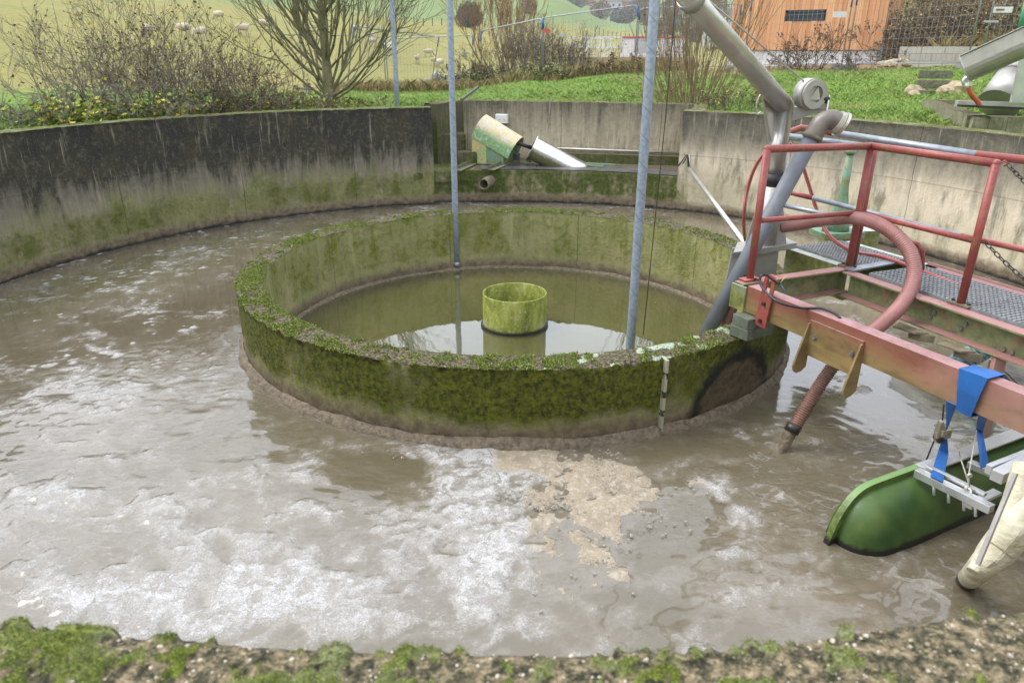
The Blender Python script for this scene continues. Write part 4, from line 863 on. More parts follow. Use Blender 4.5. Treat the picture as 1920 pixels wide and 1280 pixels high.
# --- bracket plate with two ears on the near beam
q0 = n1_ + bd * ((atz(1522, 580, ZB) - n1_).dot(bd)); wq = .42
bk_ = empty('bearing_bracket', (q0.x, q0.y, ZL), 'bolted rusty red bracket plate with two curved ears on the near beam', 'bracket')
P0 = Vector((q0.x, q0.y, ZB - .055)) - bl * .001
MB().prism([P0, P0 + bd * wq, P0 + bd * wq - up_ * .24, P0 - up_ * .24], -bl * .012).build('plate', M_BEAM, bk_)
for s_ in (.0, wq - .012):
    e0 = P0 + bd * s_ - bl * .012; pts = [e0 - up_ * .01, e0 - up_ * .34 + bl * .04]
    for t in np.linspace(-math.pi * .42, math.pi * .5 - .1, 8): pts.append(e0 - up_ * (.30 + .05 * math.sin(-t + .3)) - bl * (.055 + .045 * math.cos(t)) * 1.)
    pts = [e0 + bl * .02 - up_ * .02, e0 - bl * .012 - up_ * .02, e0 - bl * .085 - up_ * .27, e0 - bl * .095 - up_ * .31, e0 - bl * .085 - up_ * .345, e0 - bl * .06 - up_ * .365, e0 - bl * .02 - up_ * .36, e0 + bl * .02 - up_ * .33]
    MB().prism(pts, bd * .014).build('ear', M_BEAM, bk_)
for s_, z in ((.06, .10), (.36, .10)): q = P0 + bd * s_ - up_ * z - bl * .012; MB().cyl(q, q - bl * .014, .018, n=6, smooth=False).build('bolt', M_BOLT, bk_)
# --- brown tab plates and bolts under the walkway beam
for i, px in enumerate((1700, 1790)):
    a = atz(px, 608 + i * 32, ZL + .0); a = w1 + wd * ((a - w1).dot(wd)); a = Vector((a.x, a.y, ZL - .008))
    m = MB().prism([a - wd * .11 + wn * .02, a + wd * .12 + wn * .02, a + wd * .08 + wn * .10, a - wd * .07 + wn * .13], (0, 0, -.012)); m.build('tab_plate', M_RUST, bridge)
    m = MB().prism([a - wd * .02 + wn * .0 - up_ * .012, a + wd * .16 - up_ * .012, a + wd * .10 + wn * .06 - up_ * .012, a + wd * .02 + wn * .08 - up_ * .012], (0, 0, -.05)); m.build('tab_plate', M_RUST, bridge)
for px, py, z in ((1730, 584, .86), (1725, 592, .82), (1793, 604, .86), (1786, 612, .82), (1877, 648, .79), (1893, 654, .79)):
    a = atz(px, py, z); a = w1 + wd * ((a - w1).dot(wd)); a = Vector((a.x, a.y, z)) - wn * .084; MB().cyl(a, a + wn * .014, .016, n=6, smooth=False).build('bolt', M_BOLT, bridge)
lg = atz(1860, 660, ZL); MB().bar(Vector((lg.x + .05, lg.y, ZL - .01)), Vector((lg.x + .08, lg.y - .02, .02)), .07, .04, up=(0, 1, 0)).build('support_leg', M_BEAM, bridge)
MB().cyl((s2.x - .3, s2.y - .1, ZL), (s2.x - .3, s2.y - .1, .0), .012, n=8)
# ================================================================ davit crane with winch
db = atz(1425, 464, 1.0); DY = db.y
def ad(px, py, dy=0.): return aty(px, py, DY + dy)
dav = empty('davit_crane', (db.x, DY, .98), 'stainless davit crane post with slanting arm and hand winch on the ring rim', 'crane')
fr = [atz(1372, 482, 1.0), atz(1492, 462, 1.0), atz(1462, 448, 1.0), atz(1380, 462, 1.0)]
MB().prism(fr, (0, 0, .05)).build('base_frame', M_SSD, dav, bevel=.004)
MB().bar(Vector((db.x - .16, DY + .02, .60)), Vector((db.x - .12, DY + .05, .99)), .20, .03, up=(0, 1, 0)).build('base_bracket', M_SSD, dav)
MB().bar(Vector((db.x + .06, DY + .08, .62)), Vector((db.x + .04, DY + .05, .99)), .20, .16, up=(0, 1, 0)).build('base_bracket', M_SSD, dav)
pc_ = ad(1432, 460); ps = ad(1447, 345); pj = ad(1466, 195)
x0, z1, z2 = pc_.x, ps.z, pj.z; px_ = lambda z: x0 + .0
MB().tube([(x0, DY, 1.04), (x0, DY, z1)], .084, 24).build('socket', M_SSD, dav)
for s_ in (-1, 1): MB().prism([(x0 + s_ * .08, DY, 1.05), (x0 + s_ * .17, DY - .02, 1.05), (x0 + s_ * .085, DY, 1.45)], (0, .012, 0)).build('gusset', M_SSD, dav)
MB().tube([(x0, DY, z1 - .005), (x0, DY, z1 + .10)], .079, 24).build('collar', M_BLACK, dav)
J = Vector((x0, DY, z2)); A1 = aty(1330, 40, DY - .75); A2 = J + (A1 - J) * 1.6
MB().tube([(x0, DY, z1 + .08), J, J + (A1 - J).normalized() * .02], .070, 26).build('post', M_SS, dav)
MB().tube([J + (A1 - J).normalized() * -.015, A1, A2], .0695, 26).build('arm', M_SS, dav)
MB().ball(J, .0698, 1, 24, 16).build('elbow', M_SS, dav)
rg = aty(1294, 0, DY - .9); MB().tube([A1 + (A1 - J).normalized() * .24, A1 + (A1 - J).normalized() * .32], .078, 24).build('arm_collar', M_SSD, dav)
gp_ = [ad(1424, 160, -.08), ad(1458, 200), ad(1456, 320), ad(1446, 318), ad(1430, 215)]
MB().prism(gp_, (.0, .012, 0)).build('gusset_plate', M_SS, dav)
hkp = ad(1426, 190, -.05); MB().tube(spline([hkp + Vector((0, 0, .03)), hkp + Vector((-.02, 0, .06)), hkp + Vector((-.04, 0, 0)), hkp + Vector((-.03, 0, -.08)), hkp + Vector((0, 0, -.06))], 5), .006, 8).build('cleat', M_SS, dav)
# winch bracket and drum
b0 = ad(1474, 197); b1 = ad(1545, 195, -.05)
MB().prism([b0, b1, b1 - up_ * .03, b0 - up_ * .12], (0, .06, 0)).build('winch_bracket', M_SSD, dav)
wc_ = ad(1515, 172, -.06); wx_ = Vector((.25, -.95, .0)).normalized()
w_ = MB(); w_.tube([wc_ - wx_ * .05, wc_ + wx_ * .05], .112, 36); wn_ = w_.build('winch_drum', M_SSD, dav)
MB().ring(wc_ + wx_ * .06, wx_, .105, .060, .022, 36).build('drum_rim', M_SSD, wn_)
MB().prism([wc_ + wx_ * .055 + Vector((-.04, 0, -.04)), wc_ + wx_ * .055 + Vector((.045, 0, -.04)), wc_ + wx_ * .055 + Vector((.02, 0, .05))], wx_ * .006).build('face_plate', M_SS, wn_)
MB().box(wc_ + Vector((.06, .02, -.05)), (.12, .09, .12)).build('gear_case', M_SSD, wn_, bevel=.006)
ca = ad(1549, 183, -.08); cb_ = ad(1541, 232, -.16)
MB().cyl(wc_ + Vector((.08, -.02, -.03)), ca, .03, n=16).build('axle', M_BLACK, dav)
MB().bar(ca + Vector((0, 0, .03)), cb_, .035, .010, up=(1, 0, 0)).build('crank', M_SS, dav)
MB().cyl(cb_ + Vector((.05, -.01, 0)), ad(1579, 232, -.2), .017, n=14).build('handle', M_BLACK, dav)
# cable from the winch up along the arm
cA = wc_ + Vector((-.06, 0, .09)); cB = aty(1325, 0, DY - .85); tag(MB().tube([cA, cB, cB + (cB - cA) * .5], .006, 8).build('winch_cable', M_SS, org=cA), 'thin steel cable running from the winch drum up beside the crane arm', 'cable')
# ================================================================ grey pipe with elbow and flange
e0 = aty(1521, 252, 5.45); lo_ = aty(1322, 628, 5.35); lo_ = Vector((lo_.x, lo_.y, lo_.z)); ln = (lo_ - e0).normalized()
pr = empty('suction_pipe', lo_, 'grey plastic pipe slanting over the ring rim with a brown elbow on top', 'pipe')
MB().tube([e0, lo_ + ln * .12], .060, 24).build('pipe', M_GREY, pr)
el = spline([e0 - ln * -.02, e0 - ln * .05, e0 - ln * .10 + Vector((.02, 0, .01)), e0 - ln * .12 + Vector((.07, -.01, .01)), e0 - ln * .12 + Vector((.12, -.015, -.01))], 6)
MB().tube(el, [.070] * (len(el)), 22).build('elbow', mat_simple('brown_grey_elbow', (.20, .17, .15), .45, .2, .3, 9), pr)
fe = el[-1]; fx = (el[-1] - el[-3]).normalized()
MB().ring(fe, fx, .082, .0, .035, 28).build('flange', mat_simple('worn_brass_flange', (.52, .50, .42), .5, .2, .35, 20), pr)
MB().ring(fe + fx * .03, fx, .092, .0, .02, 28).build('flange', M_SS, pr)
MB().tube([e0 + ln * .015, e0 - ln * .01], .073, 22).build('socket_rim', M_RUST, pr)

# ================================================================ red corrugated hose
def corr(path, r, amp, pitch, n=18, endf=1.):
    P = spline(path, 40); L = [0]
    for i in range(1, len(P)): L.append(L[-1] + (P[i] - P[i - 1]).length)
    out = []; rad_ = []; s = 0; j = 0; step = pitch / 4
    while s < L[-1]:
        while j < len(L) - 2 and L[j + 1] < s: j += 1
        t = (s - L[j]) / max(1e-9, L[j + 1] - L[j]); out.append(P[j].lerp(P[j + 1], t)); rad_.append(r + amp * (1 if (int(s / step) % 4) in (1, 2) else -1)); s += step
    return MB().tube(out, rad_, n)
g = G('red_corrugated_plastic', .42); p = g.pos(); n1 = g.noise(p, 5, 4, .6); g.set('Base Color', g.mix(g.mr(n1, .35, .65), (.27, .115, .10), (.36, .17, .155))); M_CORR = g.m
rhx = empty('suction_hose', aty(1470, 420, 5.75), 'thick red corrugated hose arching over the bridge and back down behind the near beam', 'hose')
MB().tube(spline([aty(1464, 422, 5.80), aty(1500, 416, 5.72), aty(1540, 408, 5.6), aty(1568, 405, 5.5)], 8), .050, 22).build('smooth_end', M_CORR, rhx)
corr([aty(1562, 406, 5.52), aty(1600, 404, 5.38), aty(1640, 413, 5.2), aty(1680, 437, 5.02), aty(1708, 475, 4.88), aty(1712, 520, 4.78), aty(1690, 565, 4.68), aty(1655, 600, 4.58), aty(1618, 630, 4.50), aty(1585, 655, 4.44), aty(1562, 682, 4.40)], .049, .0018, .0155).build('corrugated_tube', M_CORR, rhx)
corr([aty(1562, 682, 4.40), aty(1535, 722, 4.36), aty(1508, 768, 4.31), aty(1490, 800, 4.28)], .042, .003, .0155).build('corrugated_tube', mat_simple('muddy_red_hose', (.20, .085, .065), .55, 0, .5, 14, .2, c2=(.12, .07, .045)), rhx)
MB().tube([aty(1492, 792, 4.285), aty(1484, 806, 4.27)], .050, 20).build('clamp', M_DARK, rhx)
MB().tube(spline([aty(1487, 800, 4.28), aty(1470, 830, 4.25), aty(1458, 850, 4.22), aty(1450, 870, 4.2)], 6), [.042] * 12 + [.047] * 7, 20).build('muddy_end', M_MUD, rhx)
rh2 = empty('lower_hose', aty(1392, 530, 5.2), 'red corrugated hose dropping into the ring beside the grey pipe', 'hose')
corr([aty(1399, 505, 5.38), aty(1385, 540, 5.38), aty(1366, 590, 5.40), aty(1345, 640, 5.42)], .042, .003, .016).build('corrugated_tube', M_CORR, rh2)
# blue hose in the water
bh = empty('blue_hose', atz(1805, 668, 0), 'pale blue corrugated hose end lying in the brown water under the bridge', 'hose')
corr([atz(1786, 684, -.03), aty(1806, 670, 5.5), aty(1828, 657, 5.45), aty(1856, 640, 5.4), aty(1900, 615, 5.35)], .085, .005, .03).build('corrugated_tube', mat_simple('pale_blue_plastic', (.24, .48, .60), .5, 0, .35, 9, c2=(.22, .30, .30)), bh)
# waterlogged timber at the right edge
tp0 = atz(1882, 672, .02); tp1 = atz(1960, 745, .02); m = MB().bar(tp0, tp1, .20, .06); m.bar(tp0 + Vector((-.12, 0, .0)), tp1 + Vector((-.12, 0, 0)), .02, .05)
tag(m.build('wet_timber', mat_simple('wet_grey_timber', (.13, .12, .10), .6, 0, .5, 12, .5), org=tp0), 'wet grey timber floating in the water at the right edge of the picture', 'timber')

# ================================================================ chains
def chain(a, b, sag, label, link_=.052):
    a, b = Vector(a), Vector(b); L = (b - a).length; n = max(3, int(L / (link_ * .72))); m = MB()
    for i in range(n):
        t0, t1 = i / n, (i + 1) / n; p = a.lerp(b, t0) - up_ * sag * 4 * t0 * (1 - t0); q = a.lerp(b, t1) - up_ * sag * 4 * t1 * (1 - t1)
        c = (p + q) / 2; d = (q - p).normalized(); u, v = perp(d); s = u if i % 2 else v; hl = link_ / 2; hw = .011
        pts = [c + d * (hl * .62 * cx_) + s * (hw * sx_) for cx_, sx_ in ((-1, 1), (1, 1))] + [c + d * hl + s * 0] + [c + d * (hl * .62 * cx_) + s * (hw * sx_) for cx_, sx_ in ((1, -1), (-1, -1))] + [c - d * hl, c - d * (hl * .62) + s * hw]
        m.tube(pts, .0038, 6, False)
    return tag(m.build('safety_chain', M_DARK, org=a), label, 'chain', 'chains closing the gap in the handrail')
chain(T3v + Vector((.06, -.02, 0)), aty(1990, 385, 4.0), .02, 'upper hanging chain at the top of the last red post')
chain(m3 + Vector((.055, -.015, -.006)), aty(1990, 560, 4.0), .03, 'lower hanging chain at the middle of the last red post')

# ================================================================ green pontoon
pt0 = atz(1538, 996, .0); fd = (atz(1920, 806, .27) - atz(1720, 882, .27)).normalized()
PW = Vector((fd.y, -fd.x, 0)); PW = PW if PW.y < 0 else -PW     # towards the viewer
c_in = atz(1720, 882, .27); t = (pt0 - c_in).dot(fd); tip = Vector((c_in.x, c_in.y, 0)) + fd * t
Rp, zc = .220, -.055; Lp = 3.2
m = MB(); ns = 26; nl = 60
ss = list(np.concatenate([1 - np.cos(np.linspace(0, math.pi / 2, 18)), np.linspace(1.15, Lp / .28, 30)]) * .28); vs = []
for s in ss:
    k = min(1., s / .28); rad_ = Rp * math.sqrt(max(0., 1 - (1 - k) ** 3.0)) + .002
    for j in range(ns + 1):
        a = math.pi * j / ns; wdt = math.cos(a); zz0 = math.sin(a)
        vs.append(tip + fd * s + PW * (rad_ * wdt * (1.0 if wdt > 0 else .62)) + Vector((0, 0, -.12 + (.40) * (rad_ / Rp) ** .9 * (max(0., zz0) ** .8))))
m.add(vs, [(i * (ns + 1) + j, i * (ns + 1) + j + 1, (i + 1) * (ns + 1) + j + 1, (i + 1) * (ns + 1) + j) for i in range(len(ss) - 1) for j in range(ns)], True)
g = G('green_gelcoat', .4); p = g.pos(); z = g.sep(p)[2]; n1 = g.noise(p, 5, 5, .6); n2 = g.noise(p, 40, 4, .7)
b = g.mix(g.mr(n1, .35, .65), (.022, .062, .012), (.055, .115, .022)); b = g.mix(g.mul(g.mr(g.noise(p, 2.6, 4), .48, .66), .35), b, (.13, .14, .035)); b = g.mix(g.mul(g.mr(n2, .68, .74), .5), b, (.30, .33, .15))
b = g.mix(g.mr(g.add(z, g.add(g.mul(n2, .03), g.mul(n1, .06))), .095, .075), b, (.008, .008, .007)); g.set('Base Color', b); g.set('Roughness', g.mr(n2, .3, .7, .3, .6)); g.bump(n2, .08, .005); M_PON = g.m
pon = empty('pontoon', (tip.x, tip.y, 0), 'round nosed green plastic pontoon floating in the brown water', 'pontoon')
m.build('hull', M_PON, pon)
# raised centre flange running over the nose
m = MB(); path = []
for s in ss:
    k = min(1., s / .28); rad_ = (1 - (1 - k) ** 3.0) ** .5 if k < 1 else 1.; path.append((tip + fd * (s - .022 * (1 - k)) + Vector((0, 0, -.12 + .40 * rad_ ** .9)), rad_))
vs = []
for q, r_ in path:
    o_ = Vector((0, 0, 1)) * r_ - fd * (1 - r_)
    vs += [q + PW * .010 - o_ * .02, q + PW * .012 + o_ * .038, q - PW * .026 + o_ * .038, q - PW * .012 - o_ * .02]
m.add(vs, [(4 * i + j, 4 * i + (j + 1) % 4, 4 * i + 4 + (j + 1) % 4, 4 * i + 4 + j) for i in range(len(path) - 1) for j in range(4)])
g = G('mossy_green_flange', .5); p = g.pos(); n2 = g.noise(p, 30, 4, .7); b = g.mix(g.mr(n2, .4, .6), (.055, .09, .015), (.12, .17, .03)); b = g.mix(g.mr(g.nz(), .6, .9), b, (.15, .26, .09))
g.set('Base Color', g.mix(g.mr(g.sep(p)[2], .06, .03), b, (.008, .008, .007))); m.build('flange', g.m, pon)
# aluminium frame carried by the pontoon
fz = .325
def fr_(px, py, z=fz): return atz(px, py, z)
frm = empty('frame', fr_(1722, 880), 'aluminium angle frame lashed over the green pontoon', 'frame')
def bar_(a, b, w_=.045, h_=.045, nm='frame_bar'): return MB().bar(a, b, w_, h_).build(nm, M_ALU, frm, bevel=.002)
bar_(fr_(1732, 872), fr_(1732, 872) + fd * 2.0, .09, .012)
bar_(fr_(1720, 879), fr_(1862, 948), .05, .045); bar_(fr_(1740, 868, fz + .03), fr_(1850, 921, fz + .03), .03, .02)
bar_(fr_(1818, 862), fr_(1878, 886), .05, .04); bar_(fr_(1815, 942, fz - .04), fr_(1872, 915, fz - .04), .05, .02)
c0 = fr_(1853, 946); c1_ = c0 + Vector((0, 0, .19)); c2_ = c1_ + Vector((.16, .0, .0)) + fd * .05
bar_(c0 - up_ * .03, c1_ + up_ * .03, .05, .08, 'upright'); bar_(c1_ + fd * -.0, c1_ + fd * .35 - PW * .02, .06, .06, 'upright_arm'); bar_(c1_ + Vector((.0, .07, 0)), c1_ + Vector((.0, .07, 0)) + fd * .35, .03, .05, 'upright_arm')
for t in (.25, .45, .65, .8): q = fr_(1720, 879).lerp(fr_(1862, 948), t); MB().cyl(q - up_ * .01, q - up_ * .075 + Vector((0, -.03, 0)), .008, n=8).build('bolt', M_ALU, frm)
MB().ring(fr_(1820, 912, fz + .03), (1, .4, .2), .018, .009, .012, 14).build('shackle', M_SS, frm); MB().ring(fr_(1812, 908, fz + .03), (1, -.4, .2), .018, .009, .012, 14).build('shackle', M_SS, frm)
MB().ring(fr_(1820, 885, fz + .10), (0, 1, .2), .014, .006, .01, 14).build('shackle', M_SS, frm)
sup = fr_(1820, 905, fz + .04); wtop = aty(1832, 800, n2_.y + .35)
tag(MB().tube([sup, fr_(1818, 885, fz + .1), wtop], .0035, 6).build('lashing_wire', mat_simple('pale_rope', (.45, .46, .36), .7), org=sup), 'thin pale wire rising from the shackle on the aluminium frame to the beam', 'wire', 'pale wires at the shackle')
tag(MB().tube(spline([sup, fr_(1812, 880, fz + .1), fr_(1802, 850, fz + .16), fr_(1800, 838, fz + .22)], 6), .0035, 6).build('lashing_wire', mat_simple('pale_rope_end', (.45, .46, .36), .7), org=sup), 'short loose pale wire end curling up from the shackle on the frame', 'wire', 'pale wires at the shackle')
dk = aty(1772, 700, n1_.y - .9); q_ = atz(1737, 860, .30)
tag(MB().tube([q_, aty(1768, 782, 3.72), aty(1771, 752, 3.72)], .0045, 6).build('tie_cord', M_BLACK, org=q_), 'thin black cord tied from the pontoon up to the beam left of the blue strap', 'cord')
# blue ratchet strap over the near beam
sp0 = n1_ + bd * ((atz(1795, 690, ZB) - n1_).dot(bd)); st = empty('ratchet_strap', (sp0.x, sp0.y, ZB), 'blue ratchet strap wrapped round the near beam and hooked down to the frame', 'strap')
def ribbon(pts, wv_, name, th=.004, mat=M_BLUE, parent=st):
    m = MB(); P = [Vector(p) for p in pts]; vs = []
    for i, p in enumerate(P):
        wv2 = wv_[i] if isinstance(wv_, list) else wv_; T = (P[min(i + 1, len(P) - 1)] - P[max(i - 1, 0)]).normalized(); nn = T.cross(wv2).normalized() * th
        vs += [p - wv2, p + wv2, p + wv2 + nn, p - wv2 + nn]
    m.add(vs, [(4 * i + j, 4 * i + (j + 1) % 4, 4 * i + 4 + (j + 1) % 4, 4 * i + 4 + j) for i in range(len(P) - 1) for j in range(4)] + [(0, 1, 2, 3), tuple(len(vs) - 4 + k for k in (3, 2, 1, 0))], False)
    return m.build(name, mat, parent)
for k, (o_, tw, g_) in enumerate(((.0, .04, .0), (.050, -.005, .004), (.10, -.03, .007))):
    b = sp0 + bd * (o_ + .02); e = bl * -(.008 + g_); f = bl * (.108 + g_); wv_ = bd * .0285
    top = .008 + g_
    ribbon([b + f - up_ * (.212 + g_) + bd * tw, b + f + up_ * top, b + e + up_ * top, b + e - up_ * .10 + bd * tw * .5 + bl * -.004, b + e - up_ * (.21 + g_) + bd * tw, b + f - up_ * (.212 + g_) + bd * tw], wv_, 'beam_loop')
ribbon([sp0 + bd * .0 - bl * .01 - up_ * .19, aty(1776, 800, 3.62), aty(1771, 840, 3.6), fr_(1758, 893, fz + .03)], [bd * .030, bd * .012 - bl * .02, bd * .03, (fr_(1862, 948) - fr_(1720, 879)).normalized() * .035], 'strap_tail')
ribbon([sp0 + bd * .11 + bl * .10 - up_ * .20, aty(1838, 800, 3.72), fr_(1848, 868, fz + .02), fr_(1856, 884, fz - .05)], [bd * .026, bd * .02, Vector((.03, .01, 0)), Vector((.03, .01, 0))], 'strap_tail')
rc = aty(1772, 806, 3.60); g_ = mat_simple('zinc_ratchet', (.44, .40, .30), .4, .6, .3, 20); rb_ = MB()
ro_ = MB().box(rc, (.07, .04, .06), .3).build('ratchet', g_, st, bevel=.006)
MB().prism([rc + Vector((-.045, -.02, -.055)), rc + Vector((-.012, -.02, -.06)), rc + Vector((-.008, -.02, .02)), rc + Vector((-.03, -.02, .085)), rc + Vector((-.048, -.02, .08)), rc + Vector((-.055, -.02, 0))], (0, .035, 0)).build('lever', g_, ro_, bevel=.005)
MB().cyl(rc + Vector((-.03, -.03, -.03)), rc + Vector((-.03, .02, -.03)), .02, n=16).build('spool', M_DARK, ro_)
# ================================================================ cream canvas hose at the lower right
cp = [atz(1812, 1086, -.02), aty(1842, 1058, 2.66), aty(1872, 1026, 2.68), aty(1905, 985, 2.72), aty(1940, 935, 2.80), aty(1985, 870, 2.9), aty(2040, 800, 3.1)]
cv = spline(cp, 10); n = len(cv); rr2 = [.043 + .024 * min(1, i / 18) + .010 * max(0, math.sin((i - 14) / 8)) for i in range(n)]
g = G('cream_canvas', .55); p = g.pos(); z = g.sep(p)[2]; n1 = g.noise(p, 9, 5, .6); b = g.mix(g.mr(n1, .35, .65), (.36, .33, .22), (.56, .53, .40)); b = g.mix(g.mul(g.mr(g.noise(p, 30, 5, .7), .5, .7), g.mr(z, .35, .05)), b, (.13, .11, .07))
b = g.mix(g.mr(g.add(z, g.mul(n1, .08)), .135, .105), b, (.012, .012, .014)); g.set('Base Color', b); g.bump(g.add(n1, g.noise(g.sc(p, 3, 3, 10), 6, 4)), .5, .02); M_CANV = g.m
cvr = empty('canvas_hose', cv[0], 'cream canvas hose hanging from the metal frame into the water at the lower right', 'hose')
MB().tube(cv, rr2, 26).build('hose_body', M_CANV, cvr)
off = [Vector((-.2, -.75, .5)).normalized() * (r_ * .96) for r_ in rr2]
m = MB(); vs = []
for q, o_ in zip(cv, off): vs += [q + o_ * .97 + Vector((-.006, 0, 0)), q + o_ * 1.22 + Vector((-.012, 0, 0)), q + o_ * 1.22 + Vector((.008, 0, 0)), q + o_ * .97 + Vector((.010, 0, 0))]
m.add(vs, [(4 * i + j, 4 * i + (j + 1) % 4, 4 * i + 4 + (j + 1) % 4, 4 * i + 4 + j) for i in range(n - 1) for j in range(4)], False); m.build('seam', M_CANV, cvr)
for t in (.25, .55, .8): i = int(t * n); MB().cyl(cv[i] + off[i] * 1.22, cv[i] + off[i] * 1.32, .008, n=8).build('rivet', M_SS, cvr)
up2 = spline([aty(1925, 868, 2.92), aty(1912, 905, 2.86), aty(1898, 945, 2.80), aty(1880, 985, 2.74), aty(1852, 1030, 2.67), aty(1828, 1066, 2.62)], 8); nu = len(up2)
MB().tube(up2, [.054 - .024 * i / nu for i in range(nu)], 22).build('upper_sleeve', M_CANV, cvr)
fb0 = aty(1906, 880, 2.72); fb1 = aty(1836, 1052, 2.55); cst = MB().bar(fb0, fb1, .010, .022, up=(0, 1, 0)).build('clamp_strip', M_SSD, cvr)
MB().bar(c1_ + fd * .3, Vector((cv[-14].x, cv[-14].y, cv[-14].z)), .06, .05).build('hanger', M_ALU, frm)
MB().ring(cv[-16] + Vector((0, 0, .03)), (cv[-15] - cv[-17]), rr2[-16] + .012, rr2[-16] - .004, .03, 26).build('clamp_band', M_ALU, cvr)
# ================================================================ plants: twigs and leaves
class TW:
    """collects tapering twig segments, built in one go as three-sided tubes"""
    def __init__(s): s.a = []; s.b = []; s.ra = []; s.rb = []
    def seg(s, a, b, ra, rb):
        if b[2] < H2 + .12 and math.hypot(b[0], b[1] - D) < R2 + T2 + .05 and b[2] > 1: return
        s.a.append(a); s.b.append(b); s.ra.append(ra); s.rb.append(rb)
    def build(s, name, mat, parent, org):
        a = np.array(s.a) - np.array(org); b = np.array(s.b) - np.array(org); ra = np.array(s.ra)[:, None]; rb = np.array(s.rb)[:, None]
        d = b - a; d /= np.linalg.norm(d, axis=1, keepdims=True) + 1e-9; ref = np.where(np.abs(d[:, 2:3]) < .9, [[0, 0, 1.]], [[1., 0, 0]])
        u = np.cross(d, ref); u /= np.linalg.norm(u, axis=1, keepdims=True) + 1e-9; v = np.cross(d, u); vs = []
        for P, r in ((a, ra), (b, rb)):
            for k in range(3): t = 2 * math.pi * k / 3; vs.append(P + (u * math.cos(t) + v * math.sin(t)) * r)
        V = np.stack(vs, 1).reshape(-1, 3); n = len(a); base = np.arange(n)[:, None] * 6
        F = np.concatenate([base + np.array([[k, (k + 1) % 3, 3 + (k + 1) % 3, 3 + k]]) for k in range(3)])
        return rawmesh(name, V, F, mat, parent)
def rawmesh(name, V, F, mat, parent, attr=None):
    me = bpy.data.meshes.new(name); me.vertices.add(len(V)); me.vertices.foreach_set('co', np.ascontiguousarray(V, dtype=np.float32).reshape(-1)); k = F.shape[1]
    me.loops.add(F.size); me.loops.foreach_set('vertex_index', F.reshape(-1).astype(np.int32)); me.polygons.add(len(F))
    me.polygons.foreach_set('loop_start', np.arange(len(F), dtype=np.int32) * k); me.polygons.foreach_set('loop_total', np.full(len(F), k, np.int32)); me.update(calc_edges=True)
    if attr is not None:
        at = me.attributes.new('tone', 'FLOAT', 'POINT'); at.data.foreach_set('value', attr.astype(np.float32))
    return link(me, name, mat, parent)
def leaves(name, P, size, mat, parent, org, flat=.5, rs=RS, asp=.6):
    """small pointed leaf quads at points P"""
    P = np.asarray(P, float)
    if parent is not None and parent.name.startswith(('thorn', 'bramble')): P = P[(np.hypot(P[:, 0], P[:, 1] - D) > R2 + .1) | (P[:, 2] > H2 + .12)]
    P = P - np.array(org); n = len(P); s = size * (.6 + .8 * rs.rand(n))[:, None]
    d = rs.normal(size=(n, 3)); d[:, 2] *= flat; d /= np.linalg.norm(d, axis=1, keepdims=True); e = rs.normal(size=(n, 3)); e = np.cross(d, e); e /= np.linalg.norm(e, axis=1, keepdims=True)
    V = np.stack([P - d * s * .5, P + e * s * .5 * asp, P + d * s * .5, P - e * s * .5 * asp], 1).reshape(-1, 3); F = np.arange(n * 4).reshape(-1, 4)
    return rawmesh(name, V, F, mat, parent, np.repeat(rs.rand(n), 4))
def leafmat(name, st, rough=.6):
    g = G(name, rough); g.set('Base Color', g.ramp(g.at('tone'), st)); g.set('Specular IOR Level', .3); g.set('Subsurface Weight', 0.); return g.m
M_LGREEN = leafmat('bramble_leaves', [(0., (.04, .08, .015)), (.35, (.10, .18, .03)), (.6, (.22, .30, .05)), (.78, (.50, .46, .04)), (.93, (.55, .50, .05)), (1., (.30, .12, .04))])
M_LBROWN = leafmat('withered_leaves', [(0., (.05, .03, .02)), (.5, (.13, .08, .05)), (.9, (.22, .14, .07)), (1., (.30, .22, .07))])
M_BARKO = mat_simple('olive_bark', (.215, .20, .095), .85, 0, .4, 9); M_BARKB = mat_simple('brown_twig_bark', (.17, .125, .085), .85, 0, .35, 6, c2=(.095, .07, .052))
M_BARKT = mat_simple('tan_willow_bark', (.30, .235, .12), .8, 0, .35, 5, c2=(.20, .14, .075)); M_BARKR = mat_simple('reddish_bark', (.30, .17, .085), .85, 0, .35, 5)
M_BARKG = mat_simple('grey_twig_bark', (.22, .20, .155), .85, 0, .3, 5)
def rv(s=1.): return Vector((random.gauss(0, s), random.gauss(0, s), random.gauss(0, s)))
def grow(tw, p, d, L, r, dep, trop=.06, wig=.14, split=(2, 4), spread=.6, shrink=.66, tips=None, rmin=.0022, nseg=4):
    d = Vector(d).normalized(); p = Vector(p); r1 = max(rmin, r * .58); sl = L / nseg; pts = []
    for i in range(nseg):
        d = (d + rv(wig) + Vector((0, 0, trop))).normalized(); q = p + d * sl * random.uniform(.85, 1.15)
        ra = r + (r1 - r) * i / nseg; rb = r + (r1 - r) * (i + 1) / nseg; tw.seg(tuple(p), tuple(q), ra, rb); pts.append((q, Vector(d), rb)); p = q
    if dep <= 0:
        if tips is not None: tips += [tuple(x[0]) for x in pts]
        return
    for k in range(random.randint(*split)):
        q, dd, rr_ = random.choice(pts[1:]) if k else pts[-1]
        a = rv(spread); nd = (dd + a - dd * a.dot(dd)).normalized() if k else (dd + a * .3).normalized()
        grow(tw, q, nd, L * shrink * random.uniform(.75, 1.2), max(rmin, rr_ * random.uniform(.6, .85)), dep - 1, trop, wig, split, spread, shrink, tips, rmin, nseg)
def gzf(x, y): return float(gz(np.array(x), np.array(y)))
def at_d(px, d):
    """point of the ground in picture column px at horizontal distance d"""
    v = ray(px, 100); v = Vector((v.x, v.y)).normalized() * d; return Vector((v.x, v.y, gzf(v.x, v.y)))

